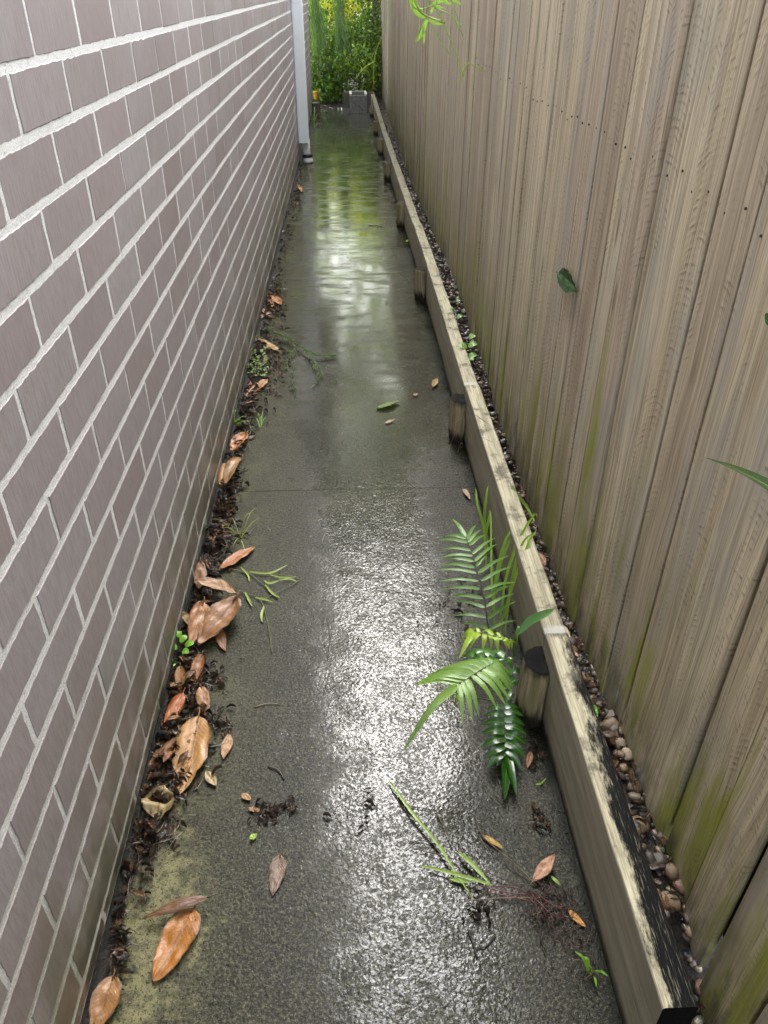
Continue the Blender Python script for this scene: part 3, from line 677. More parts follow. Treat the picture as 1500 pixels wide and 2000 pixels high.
L((398, 1175), (372, 1262), 46, (.42, .20, .08), 'orange brown leaf overlapping the wide dark leaf on its wall side', curl=.5, zb=.05, zt=.02, roll=.3)
L((350, 1195), (378, 1225), 24, (.55, .42, .26), 'small pale upright leaf scrap touching the wall', curl=.7, zb=.05, stalk=0)
L((462, 1160), (382, 1132), 44, (.44, .26, .14), 'tan leaf with white wet shine across the top of the heap', curl=.6, zb=.03, zt=.05, roll=-.2)
L((392, 1095), (388, 1150), 30, (.30, .15, .07), 'dark folded leaf standing by the wall at the heap top', curl=1.1, zb=.06, zt=.03)
L((428, 1112), (498, 1068), 30, (.50, .21, .07), 'slender orange leaf pointing right onto the concrete above the heap', fold=.25, zb=.012)
L((420, 1215), (440, 1272), 26, (.36, .19, .11), 'curled tan leaf at the right foot of the heap', curl=.9, zb=.02)
L((402, 1078), (438, 1055), 20, (.46, .18, .08), 'small orange red leaf by the wall above the slender orange leaf', curl=.5)
L((445, 905), (432, 960), 28, (.52, .26, .06), 'yellow orange curled leaf by the wall, left of a folded tan leaf', curl=1.0, zb=.03, zt=.01)
L((472, 895), (440, 950), 34, (.42, .26, .12), 'folded tan leaf with a pale belly beside the wall', curl=1.2, zb=.04, zt=.015, bend=.15)
L((482, 845), (450, 882), 32, (.52, .22, .06), 'bright orange leaf close to the wall foot beside the grass tuft', curl=.5, zb=.02)
L((522, 740), (474, 778), 26, (.52, .24, .08), 'long orange leaf on the path edge below the needle sprig', fold=.15, zb=.012)
L((496, 660), (550, 688), 24, (.50, .32, .12), 'yellow leaf with dark blotches under the needle sprig', curl=.6, zb=.015)
L((510, 690), (522, 712), 14, (.40, .20, .10), 'small brown leaf in the green ground cover by the wall', curl=.8)
L((548, 595), (530, 572), 20, (.50, .24, .08), 'orange pointed leaf at the far end of the wall litter', curl=.5, zb=.015)
L((532, 600), (524, 575), 12, (.45, .2, .07), 'thin orange leaf beside the far orange pointed leaf', curl=.6, zb=.015)
L((512, 600), (530, 622), 20, (.22, .11, .07), 'dark wrinkled leaf by the wall at the far litter patch', curl=.8, zb=.015)
L((510, 622), (522, 612), 12, (.45, .3, .2), 'tiny pale leaf under the dark wrinkled leaf', curl=.6)
L((1040, 1722), (1084, 1668), 30, (.46, .25, .15), 'tan leaf with a folded edge by the uprooted grass', curl=.6, zb=.012, zt=.02)
L((1110, 1777), (1144, 1810), 17, (.55, .27, .03), 'glossy amber leaf near the edging foot', curl=.9)
L((944, 1632), (982, 1657), 13, (.62, .42, .10), 'narrow yellow leaf above the uprooted grass', curl=.6, stalk=.05)
L((752, 826), (772, 818), 9, (.5, .34, .2), 'small tan leaf below the fallen green leaf', curl=.7)
L((808, 772), (816, 768), 10, (.48, .3, .16), 'tiny tan leaf right of the fallen green leaf', curl=.5)
L((846, 756), (854, 738), 14, (.45, .3, .1), 'small spotted oval yellow brown leaf near the second post', curl=.3)
L((905, 955), (918, 975), 12, (.42, .32, .26), 'pale shrivelled leaf near the edging, above the fern', curl=.8)
L((1037, 1468), (1030, 1500), 16, (.33, .16, .1), 'reddish scrap beside the dark fern frond', curl=.8)
L((472, 1550), (490, 1562), 16, (.42, .26, .12), 'small round tan leaf alone in the water film', curl=.6, stalk=0)
L((484, 1578), (510, 1584), 14, (.36, .22, .12), 'small brown curled leaf above a knot of dark rotten bits', curl=1)
L((590, 375), (582, 360), 11, (.5, .26, .1), 'orange leaf by the wall below the downpipe', curl=.5)
L((575, 402), (566, 398), 8, (.5, .26, .1), 'tiny orange leaf at the wall nearer than the one below the downpipe', curl=.5)
L((1048, 1078), (1066, 1105), 20, (.36, .17, .11), 'reddish brown leaf on the gravel beside the grass blades', zb=.16, zt=.15, curl=.4)
L((1085, 1215), (1112, 1250), 24, (.55, .42, .34), 'pale pink curved leaf leaning on the edging joint at the first post', zb=.18, zt=.20, curl=.9)
L((1108, 1268), (1130, 1282), 18, (.5, .27, .2), 'pink leaf on the gravel below the pale pink leaf', zb=.15, zt=.15, curl=.8)
L((1185, 1540), (1205, 1500), 12, (.5, .38, .27), 'thin pale leaf stuck between the black topped board and pebbles', zb=.17, zt=.17, curl=.9)
# smaller leaves half buried in the litter
random.seed(31)
for (cx, cy_), sx, sy_, n in (((385, 1130), 30, 60, 9), ((362, 1330), 26, 70, 12), ((330, 1460), 26, 50, 8), ((412, 1040), 22, 50, 6), ((450, 930), 16, 50, 4), ((480, 790), 20, 60, 5), ((520, 610), 16, 30, 4), ((570, 400), 10, 60, 4)):
    for _ in range(n):
        px, py = cx+random.gauss(0, sx*.5), cy_+random.gauss(0, sy_*.5); B = G(px, py, .012)
        if B.x < -.425: B.x = -.425+random.random()*.03
        a = random.random()*6.3; Ln = random.uniform(.018, .045); T = B+Vector((math.cos(a)*Ln, math.sin(a)*Ln, random.uniform(-.004, .01))); T.x = max(T.x, -.436)
        c = random.choice((OR, TAN, BRN, RED, BRN, (.28, .14, .07), (.14, .075, .045)))
        leaf('fallen_leaf', B, T, Ln*random.uniform(.35, .55), c, 'small curled brown leaf half buried in the dark litter along the wall', 'leaf', LG, curl=random.uniform(.3, 1.4), roll=random.uniform(-.6, .6), wave=.1, ragged=.15, bend=random.uniform(-.1, .2))
random.seed(32)
gl = leaf('green_leaf', G(736, 798, .004), G(782, 782, .008), 26*mpp(G(760, 790)), (.10, .17, .06), 'single green leaf lying on the wet concrete in mid path', 'leaf', curl=.8, mat='green', lift=.003, roll=.3)
sl = leaf('stuck_leaf', GX(1090, 532, .492), GX(1128, 570, .492), 44*mpp(GX(1110, 548, .492)), (.012, .05, .02), 'dark green wet leaf stuck on the fence boards', 'leaf', curl=.3, mat='gloss', lift=0, nrm=(-1, 0, .15), stalk=.08)
d2 = leaf('stuck_leaf', GX(1496, 612, .47), GX(1506, 640, .47), 16*mpp(GX(1500, 620, .47)), (.012, .05, .02), 'small dark leaf tip at the right edge of the frame on the fence', 'leaf', curl=.3, mat='gloss', lift=0, nrm=(-1, 0, .15), stalk=0)
for i, (a, b, w, l) in enumerate([((488, 1640), (502, 1630), 14, 'small bright green scrap of leaf on the near wet concrete'), ((272, 1612), (290, 1616), 13, 'tiny yellow green leaf at the wall foot near the pale crumpled leaf'), ((793, 473), (800, 468), 7, 'tiny yellow green leaf on the far path by the third post'), ((410, 785+0), (420, 795), 0, '')][:3]):
    leaf('green_scrap', G(*a, .004), G(*b, .004), w*mpp(G(*a)), (.25, .42, .05), l, 'leaf', curl=.6, mat='green', lift=.003, stalk=0)
# pandan-like blade from the right
mb = MB(); P0, P1 = GY(1376, 893, .80), GY(1560, 985, .52)
mb.ribbon(bez([P1, P1.lerp(P0, .5)+Vector((0, 0, .004)), P0], 12), .020, Vector((-.3, -.5, 1)), .35, prof=lambda u: (1-u)**.8)
o = mb.build('strap_leaf', MAT['gloss']); o.color = (.010, .035, .010, 1); tag(o, 'dark green pointed strap leaf poking in from the right in front of the fence', 'leaf')

# ---------------------------------------------------------------- litter along the wall
mb = MB()
def flake(x, y, z, s, c):
    a = random.random()*6.3; L_, W_ = s*random.uniform(.7, 1.6), s*random.uniform(.25, .7); ca, sa = math.cos(a), math.sin(a); k = random.uniform(.1, .5)*s; tl = random.uniform(-.5, .5)
    vs = [];
    for i in range(4):
        u = i/3; w = W_*math.sin(PI*(.12+.76*u))*.5
        for v in (-1, 0, 1):
            X = (u-.5)*L_; Y = v*w; Z = k*abs(v)+k*math.sin(u*3)+tl*X*.5
            vs.append((x+X*ca-Y*sa, y+X*sa+Y*ca, max(.001, z+Z)))
    fs = [(i*3+j, i*3+j+1, i*3+j+4, i*3+j+3) for i in range(3) for j in range(2)]
    mb.add(vs, fs, col=c)
def twig(p, l, c, r=.0008):
    a = random.random()*6.3; b = random.uniform(-.6, .6); pts = [p+Vector((math.cos(a+b*u)*l*(u-.5), math.sin(a+b*u)*l*(u-.5), .002+.008*random.random())) for u in (0, .33, .66, 1)]
    mb.tube(pts, [r, r*1.1, r, r*.5], 4, col=c)
patches = [((405, 1020), 55, 90, 300), ((375, 1180), 40, 110, 220), ((350, 1370), 60, 120, 380), ((310, 1520), 55, 90, 260), ((440, 920), 30, 80, 90), ((480, 800), 40, 50, 130), ((510, 700), 50, 60, 260), ((530, 590), 30, 40, 130),
 ((545, 480), 12, 60, 50), ((575, 390), 14, 60, 60), ((270, 1640), 40, 40, 70), ((235, 1800), 16, 130, 50), ((590, 325), 12, 12, 40), ((620, 235), 14, 12, 60), ((640, 212), 20, 5, 40), ((700, 218), 20, 5, 30)]
cols = [(.045, .028, .016), (.08, .046, .025), (.14, .08, .04), (.02, .015, .010), (.22, .12, .055), (.03, .022, .013)]
for (px, py), sx, sy_, n in patches:
    for _ in range(int(n*1.5)):
        p = G(px+random.gauss(0, sx*.5), py+random.gauss(0, sy_*.55), 0)
        if p.x < -.436: p.x = -.436+random.random()*.05
        wallp = max(0, 1-(p.x+.44)/.08)
        flake(p.x, p.y, .002+random.random()*.016*wallp, random.uniform(.006, .022), random.choice(cols))
        if random.random() < .35: twig(Vector((p.x+.008, p.y, .003+random.random()*.01*wallp)), random.uniform(.015, .06), random.choice(cols+[(.2, .15, .09)]), .0007)
for _ in range(420):      # crumbs scattered over the whole path
    y = random.uniform(.55, 9)**1.0; x = random.uniform(-.42, .36)
    if abs(x) < .25 and random.random() < .5: continue
    c = random.choice(cols[:4]+[(.10, .06, .035)])
    if random.random() < .6: flake(x, y, .001, random.uniform(.003, .010), c)
    else: twig(Vector((x, y, 0)), random.uniform(.01, .035), c, .0007)
for (px, py), s_, n in (((520, 1590), 22, 36), ((560, 1575), 20, 16), ((905, 1180), 50, 26), ((1060, 1600), 30, 12), ((940, 1780), 30, 14), ((1050, 1480), 25, 10), ((715, 1590), 40, 8), ((420, 1330), 16, 40), ((430, 1420), 20, 30)):
    for _ in range(n):
        p = G(px+random.gauss(0, s_*.6), py+random.gauss(0, s_*.5)); flake(p.x, p.y, .001, random.uniform(.006, .016), random.choice(cols[:4]))
        twig(p, random.uniform(.01, .03), random.choice(cols[:4]), .0006)
for _ in range(1100):      # leaf bits on the gravel
    y = random.uniform(.5, 8); flake(drop(y), y, bed_z(y)+.012+random.random()*.008, random.uniform(.008, .02), random.choice(cols+[(.2, .12, .07)]))
tag(mb.build('leaf_litter', MAT['litter'], None, False), 'dark rotting leaf crumbs and twigs gathered along the foot of the wall', 'leaf litter', kind='stuff')
mb = MB(); vs = []; fs = []; ny, nx = 260, 8            # thin soil bank in the corner
for j in range(ny):
    yy = .35+7.2*j/(ny-1); q = .5+.9*noise.noise((yy*1.7, 0, 2)); wd = max(.012, .075*q*(1 if yy < 4 else .5)+.01)
    if yy < .8: wd = .02
    for i in range(nx):
        u = i/(nx-1); xx = -.443+wd*u; vs.append((xx, yy, .022*(1-u)**1.5*max(.2, q)+.004*noise.noise((xx*70, yy*70, 0))*(1-u)-.003*u))
for j in range(ny-1):
    for i in range(nx-1): a = j*nx+i; fs.append((a, a+1, a+nx+1, a+nx))
mb.add(vs, fs, col=(.03, .024, .017)); tag(mb.build('soil_bank', MAT['soil']), kind='structure')
# sticks lying about
for (a, b, r, c, lab) in [((720, 440), (748, 443), .003, (.03, .02, .015), 'short dark stick on the far path near the fourth post'), ((495, 1381), (548, 1376), .0011, (.35, .28, .18), 'thin straw stalk alone on the near left concrete'),
    ((523, 1497), (555, 1522), .0018, (.10, .08, .06), 'short wet twig on the near concrete above the rotten bits'), ((640, 325), (690, 320), .0018, (.05, .04, .03), 'thin twig across the green stained slab near the downpipe'),
    ((640, 1210), (640, 1290), .0008, (.05, .04, .03), 'hair thin dark twig lying along the left of the glare'), ((400, 600+0), (402, 600), 0, (0, 0, 0), '')][:5]:
    mb = MB(); A, B = G(*a, r), G(*b, r); M = A.lerp(B, .5)+Vector((.004, .006, .001)); mb.tube(bez([A, M, B], 8), r, 6, col=c)
    tag(mb.build('twig', MAT['stem']), lab, 'twig', 'twigs lying on the path')

# ================================================================ fern
fern = empty('fern', G(1000, 1330, 0), 'bright green fern growing out beside the nearest log post', 'fern')
def C5(x, y): return (750+x/3, 950+y/3)
def frond(rach, rz, left, right, term, wpx, col, mat='green', droop=.012, tz=None, normal=Vector((0, -.35, 1)), rcol=(.07, .10, .03), serr=.12):
    P = [G(*C5(*p), z) for p, z in zip(rach, rz)]; mb = MB()
    R_ = bez(P, 16); mb2 = MB(); mb2.tube(R_, [.0016*(1-.5*i/len(R_)) for i in range(len(R_))], 6, col=rcol)
    def zat(p):      # height along the rachis nearest in the picture
        best = min(range(len(rach)-1), key=lambda i: min((p[0]-(rach[i][0]+(rach[i+1][0]-rach[i][0])*t))**2+(p[1]-(rach[i][1]+(rach[i+1][1]-rach[i][1])*t))**2 for t in (0, .25, .5, .75, 1)))
        a, b = rach[best], rach[best+1]; d = ((b[0]-a[0])**2+(b[1]-a[1])**2) or 1
        t = max(0, min(1, ((p[0]-a[0])*(b[0]-a[0])+(p[1]-a[1])*(b[1]-a[1]))/d)); return rz[best]+(rz[best+1]-rz[best])*t
    for side, lst in ((1, left), (-1, right), (0, [term] if term else [])):
        for pin in lst:
            b, tp = pin[0], pin[1]; w = pin[2] if len(pin) > 2 else wpx; dz = pin[3] if len(pin) > 3 else -droop
            zb = zat(b); B = G(*C5(*b), zb); T = G(*C5(*tp), max(.006, zb+dz)); M = B.lerp(T, .5)+Vector((0, 0, abs(dz)*.35+.002))
            k = 18; pts = bez([B, M, T], k); ww = w/3*mpp(B)*2*random.uniform(.9, 1.1)
            pr = lambda u: max(.02, (min(1, u*7+.35))*(1-u**2.2)**.8*(1+serr*math.sin(u*55)*(1 if u > .1 else 0)))
            mb.ribbon(pts, ww, normal+Vector((random.uniform(-.2, .2), random.uniform(-.2, .2), 0)), .22, prof=pr)
    o = mb.build('frond', MAT[mat], fern); o.color = (*col, 1); s_ = mb2.build('frond_stalk', MAT['stem'], o); s_.location = (0, 0, 0)
    return o
A_l = [((480,305),(355,292)), ((495,330),(315,315)), ((510,375),(330,370)), ((518,408),(330,416)), ((525,440),(330,425)), ((530,475),(335,460)), ((540,508),(300,490)), ((552,555),(320,557)), ((562,600),(345,603)), ((578,655),(380,645)), ((590,710),(395,670)), ((600,768),(405,757)), ((612,835),(460,800))]
A_r = [((485,310),(540,225)), ((492,330),(575,250)), ((500,345),(600,283)), ((515,400),(655,300)), ((530,440),(665,335)), ((540,470),(640,350)), ((550,510),(730,405)), ((570,555),(760,465)), ((585,605),(775,562)), ((592,655),(740,580)), ((600,705),(765,628)), ((606,775),(775,672)), ((618,838),(775,785))]
frond([(640,900),(612,835),(595,700),(562,560),(528,430),(490,325),(478,295)], [.11,.14,.18,.21,.23,.245,.25], A_l, A_r, ((478,297),(400,190),14), 11.5, (.085, .20, .055), rcol=(.05,.045,.03), serr=.04)
# young yellow green frond
frond([(770,915),(700,890),(600,865),(520,850)], [.21,.225,.23,.225], [((680,885),(640,868),11), ((640,875),(575,850),12), ((560,858),(525,843),10)],
  [((735,905),(750,950),13), ((700,893),(735,955),13), ((675,885),(720,945),13), ((650,880),(668,967),15), ((620,872),(628,952),15), ((590,866),(578,962),15), ((560,858),(500,950),17), ((530,852),(440,1010),20), ((525,850),(450,905),15), ((525,850),(462,878),13)], None, 13, (.26, .42, .05), rcol=(.2, .3, .06), droop=.02)
# large pale frond hanging towards the camera
C_l = [((640,1040),(560,1033),14), ((620,1045),(500,1040),17), ((600,1055),(430,1050),20), ((585,1065),(370,1062),22), ((560,1080),(300,1085),24), ((530,1100),(250,1108),26), ((500,1115),(215,1135),26), ((470,1135),(190,1152),24), ((445,1155),(180,1166),20)]
C_r = [((640,1035),(700,1075),17), ((630,1042),(740,1125),19), ((615,1050),(758,1180),21), ((600,1060),(758,1215),21), ((575,1072),(735,1253),21), ((545,1088),(717,1287),21), ((515,1108),(668,1313),20), ((485,1128),(555,1345),19), ((462,1140),(520,1379),19), ((440,1158),(460,1398),19)]
frond([(735,1010),(660,1030),(600,1055),(520,1105),(430,1165)], [.19,.225,.235,.235,.225], C_l, C_r, ((432,1162),(110,1555),24,-.07), 20, (.135, .27, .075), droop=.03, rcol=(.11,.2,.06))
# dark glossy frond near the ground
D_l = [((700,1300),(600,1305),20), ((703,1340),(583,1345),24), ((705,1385),(575,1395),26), ((706,1430),(570,1450),28), ((710,1470),(568,1530),30), ((712,1510),(592,1600),30), ((715,1545),(600,1655),28), ((718,1575),(660,1640),24)]
D_r = [((705,1290),(790,1300),20), ((706,1320),(818,1345),24), ((706,1360),(822,1400),26), ((708,1400),(836,1455),28), ((710,1445),(830,1510),30), ((712,1490),(828,1590),30), ((715,1530),(806,1660),28), ((718,1560),(775,1810),26)]
frond([(760,1220),(705,1290),(708,1430),(716,1550),(722,1620)], [.08,.075,.055,.035,.02], D_l, D_r, ((720,1590),(705,1842),32,-.012), 26, (.012, .055, .008), 'gloss', droop=.012, rcol=(.04,.12,.03), serr=.07)
# middle fronds, the glossy ones coloured dark to stand for shade
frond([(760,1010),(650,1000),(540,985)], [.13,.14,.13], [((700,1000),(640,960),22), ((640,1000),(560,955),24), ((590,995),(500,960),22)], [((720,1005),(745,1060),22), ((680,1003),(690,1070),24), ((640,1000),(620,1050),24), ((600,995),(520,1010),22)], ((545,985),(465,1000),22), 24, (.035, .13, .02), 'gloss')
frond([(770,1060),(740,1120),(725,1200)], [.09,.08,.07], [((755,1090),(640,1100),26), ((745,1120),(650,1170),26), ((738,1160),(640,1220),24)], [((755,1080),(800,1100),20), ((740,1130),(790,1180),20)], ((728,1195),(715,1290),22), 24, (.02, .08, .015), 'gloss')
frond([(650,1260),(450,1215),(400,1200)], [.05,.05,.05], [], [((440,1215),(415,1290),14), ((400,1200),(405,1260),14)], None, 14, (.10, .16, .03))

# grass blades by the fern
def blades(name, label, cat, lst, col, wid, mat='green', parent=None, group=None, nrm=Vector((.2, -.6, .6))):
    mb = MB()
    for pts in lst:
        k = pts[-1] if not isinstance(pts[-1], tuple) else 1; pp = [p for p in pts if isinstance(p, tuple)]
        W_ = [G(*p) for p in pp]; mb.ribbon(bez(W_, 12), wid*k, nrm, .3, prof=lambda u: min(1, .45+u*2)*(1-u**3)**.7+.02)
    o = mb.build(name, MAT[mat], parent); o.color = (*col, 1)
    if label: tag(o, label, cat, group)
    return o
blades('grass_tuft', 'tall green grass blades arching over the edging board beside the fern', 'grass', [
 [(962,1235,.0),(968,1130,.10),(985,1060,.17),(1000,1035,.20),(1021,1022,.205)],
 [(975,1240,.0),(985,1140,.12),(1003,1080,.18),(1012,1055,.2),(1043,1004,.23),(1049,1010,.225)],
 [(972,1250,.0),(998,1150,.12),(1025,1080,.2),(1036,1052,.215),(1049,1034,.22)],
 [(985,1240,.0),(1000,1130,.13),(1020,1062,.21),(1042,1040,.215)],
 [(965,1220,.02),(960,1130,.10),(958,1010,.17),(953,998,.18),.7],
 [(950,1110,.02),(944,1030,.10),(932,985,.15),(929,952,.17)],
 [(952,1060,.02),(946,1010,.09),(950,965,.14),(954,948,.15)],
 [(955,1080,.02),(948,1050,.07),(955,1010,.12),(959,996,.14)],
 [(1044,1018,.15),(1028,990,.17),(1010,965,.20),(1000,948,.22)],
 [(960,1200,.02),(975,1110,.11),(993,1060,.17),(1000,1045,.185)]], (.16, .30, .05), .0085)
mb = MB(); mb.tube([G(1005,1270,.12), G(1007,1240,.17), G(1013,1225,.20)], .0035, 8, col=(.25,.38,.08))
mb.tube([G(1013,1226,.20), G(1008,1255,.16), G(1004,1280,.12)], .003, 8, col=(.18,.33,.08))
mb.ribbon(bez([G(1012,1238,.20), G(1035,1213,.22), G(1062,1200,.235), G(1083,1189,.24)], 12), .019, Vector((.1,-.5,1)), .3, col=(.10,.26,.06))
tag(mb.build('seedling', MAT['bush']), 'young shoot with one long leaf reaching over the nearest log post', 'plant')

# ================================================================ small weeds
def weed(label, cat, stems, lcol, lw, group=None, name='weed', leafspots=(), mat='green', stemcol=(.12, .2, .05), sr=.0009):
    """stems: lists of (px,py,z); leafspots: (px,py,z,dirx,diry,len) round leaflets"""
    first = G(*stems[0][0]) if stems else G(*leafspots[0][:3]); o = empty(name, (first.x, first.y, max(0, first.z-.001)), label, cat, group)
    if stems:
        mb = MB()
        for s in stems: mb.tube(bez([G(*p) for p in s], 10), sr, 5, col=stemcol)
        mb.build('stem', MAT['stem'], o)
    mb = MB()
    for (px, py, z, a, ln) in leafspots:
        B = G(px, py, z); d = Vector((math.cos(a), math.sin(a), .25)).normalized(); pts = [B+d*ln*u+Vector((0, 0, .2*ln*math.sin(u*3))) for u in np.linspace(0, 1, 7)]
        mb.ribbon(pts, lw*ln, Vector((0, -.3, 1)), .2, prof=lambda u: max(.05, math.sin(PI*min(1, u*.95+.04)))**.6)
    if leafspots: f = mb.build('leaves', MAT[mat], o); f.color = (*lcol, 1)
    return o
rl = random.uniform
weed('small clover like weed with round bright leaves at the wall foot', 'weed', [[(355,1290,.0),(350,1262,.03)], [(352,1295,.0),(342,1285,.02)], [(356,1285,.0),(363,1262,.03)]], (.14, .36, .04), .8,
  leafspots=[(352,1255,.04,.8,.022),(362,1262,.04,.2,.022),(345,1268,.035,2.6,.018),(356,1272,.03,-.6,.022),(349,1245,.045,1.5,.018),(338,1290,.02,3.0,.014),(347,1298,.015,-2,.014),(334,1285,.02,2,.012)])
weed('round leaved weed climbing in the gravel beyond the edging board', 'weed', [[(925,700,.15),(915,680,.18),(905,665,.22)], [(922,695,.15),(918,660,.2),(917,650,.22)], [(895,625,.14),(893,600,.18),(893,590,.2)], [(925,705,.14),(921,716,.15)]], (.16, .34, .12), .85,
  leafspots=[(912,680,.2,3.0,.034),(915,678,.2,.1,.036),(918,662,.22,.8,.03),(916,700,.17,.3,.034),(912,704,.17,-.6,.03),(893,622,.18,.5,.028),(886,605,.19,2.8,.02),(892,590,.21,.9,.02),(890,632,.16,3.2,.02)])
weed('tiny bright weed growing among the pebbles beside the black topped board', 'weed', [], (.10, .34, .03), .7, leafspots=[(1160,1386,.15,a,.010) for a in (0,1,2,3,4,5)]+[(1161,1396,.15,a,.010) for a in (.5,1.7,3.3,4.9)])
weed('mossy ground cover of tiny leaves at the wall foot under the needle sprig', 'ground cover', [], (.11, .20, .05), .8, leafspots=[(rl(482,520), rl(680,735), rl(.005,.02), rl(0,6.3), rl(.008,.014)) for _ in range(170)])
def tuft(label, base, tips, col, w, zt=.06):
    first = G(*base); mb = MB()
    for (tx, ty, tz) in tips:
        B = G(base[0]+rl(-3, 3), base[1]+rl(-3, 3)); T = G(tx, ty, tz); M = B.lerp(T, .55)+Vector((0, 0, tz*.35+.004))
        mb.ribbon(bez([B, M, T], 10), w*rl(.7, 1.1), Vector((.2, -.6, .6)), .3, prof=lambda u: (1-u**2.5)**.7+.02)
    o = mb.build('grass_tuft', MAT['green']); o.color = (*col, 1); tag(o, label, 'grass', 'grass tufts on the path'); return o
tuft('green grass tuft standing against the wall beside the bright orange leaf', (455, 832), [(452,776,.06),(458,790,.05),(470,820,.02),(484,812,.02),(480,832,.012),(462,800,.045),(492,822,.01),(449,800,.04)], (.15,.34,.05), .005)
tuft('small grass sprig right of the bright orange leaf near the wall', (508, 832), [(514,802,.02),(504,805,.02),(520,815,.015),(512,812,.02),(500,815,.012)], (.17,.32,.08), .003)
tuft('green grass tuft rooted at the foot of the black topped edging board', (1150, 1900), [(1122,1858,.03),(1188,1907,.02),(1165,1928,.012),(1140,1868,.03)], (.14,.34,.05), .006)
tuft('sparse pale grass growing through the dark litter by the wall', (470, 1050), [(500,990,.04),(452,1010,.03),(440,1040,.02),(508,1010,.02),(490,1000,.05),(455,1068,.02),(430,1030,.03),(480,1080,.01),(415,1010,.02)], (.22,.27,.08), .0025)
tuft('grass clump at the far wall corner', (612, 246), [(607,205,.2),(618,215,.15),(625,222,.1),(606,222,.14),(613,230,.12),(622,240,.05),(602,236,.08),(630,240,.03),(616,208,.16)], (.14,.22,.05), .008)
# yellow green sprig lying on the path beside the heap
def CC(x, y): return (300+x*.5667, 850+y*.5667)
def sprig(name, label, cat, stems, leaves, scol, lcol, r=.001, w=.004):
    b = G(*stems[0][0]); o = empty(name, (b.x, b.y, 0), label, cat); mb = MB()
    for s in stems: mb.tube(bez([G(p[0], p[1], p[2] if len(p) > 2 else .004) for p in s], 14), [r]*0 or r, 5, col=scol)
    mb.build('stem', MAT['stem'], o); mb = MB()
    for s in leaves: mb.ribbon(bez([G(p[0], p[1], p[2] if len(p) > 2 else .006) for p in s[:-1]], 10), w*s[-1], Vector((.1, -.4, 1)), .35)
    f = mb.build('leaves', MAT['green'], o); f.color = (*lcol, 1); return o
sprig('grass_sprig', 'yellow green runner of grass lying on the concrete beside the leaf heap', 'grass',
  [[CC(230,450), CC(330,475), CC(430,480), CC(500,490)], [CC(330,475), CC(360,500), CC(430,560)], [CC(300,540), CC(370,570), CC(400,690), CC(405,740)], [CC(370,570), CC(470,520), CC(500,500)]],
  [[CC(330,470), CC(400,475,), CC(465,445), 1.1], [CC(380,500), CC(400,510), CC(435,500), 1.2], [CC(385,515), CC(410,545), CC(435,560), 1.3], [CC(300,455), CC(325,480), CC(330,505), 1.0], [CC(350,560), CC(380,565), CC(412,575), 1.1], [CC(315,540), CC(330,570), CC(340,590), 1.2], [CC(380,590), CC(372,620), CC(375,645), 1.3], [CC(400,480), CC(440,490), CC(495,488), .9], [CC(430,500), CC(470,495), CC(495,505), 1.0]],
  (.2, .24, .08), (.20, .30, .07), .0012, .0055)
# casuarina-like needle sprig
def C2(x, y, z=.006): return (400+x*.4, 400+y*.4, z)
ns = empty('needle_sprig', G(516, 644, 0), 'fallen green needle leaved branchlet lying across the path edge', 'branch')
mbs = MB(); mbn = MB()
for line, n in (([C2(240,660), C2(290,612,.012), C2(370,640,.016), C2(440,680,.018), C2(500,720,.016), C2(540,770,.014), C2(562,830,.008), C2(530,890,.004)], 90), ([C2(500,720,.014), C2(560,738,.012), C2(625,738,.006)], 26),
                ([C2(440,760,.008), C2(425,850,.006), C2(440,930,.004)], 22), ([C2(440,700,.014), C2(410,750,.01), C2(400,800,.005)], 26), ([C2(290,615,.01), C2(255,650,.01), C2(250,720,.006)], 20), ([C2(380,640,.012), C2(480,700,.016), C2(540,800,.01)], 40)):
    pts = bez([G(*p) for p in line], 40); mbs.tube(pts, .0011, 5, col=(.10, .12, .04))
    for _ in range(n):
        i = random.randrange(len(pts)-1); B = pts[i]; d = (pts[i+1]-B).normalized(); sdv = d.cross(Vector((0, 0, 1)))*random.choice((-1, 1)); ln = rl(.018, .045)
        T = B+(d*.9+sdv*rl(.1, .55)).normalized()*ln+Vector((0, 0, rl(-.006, .012))); T.z = max(.002, T.z); M = B.lerp(T, .5)+Vector((0, 0, .003)); mbn.tube([B, M, T], [.0013, .0013, .0005], 4, col=random.choice(((.26,.42,.12),(.18,.32,.09),(.36,.48,.18),(.14,.24,.07))))
mbs.build('stem', MAT['stem'], ns); mbn.build('needles', MAT['bush'], ns)
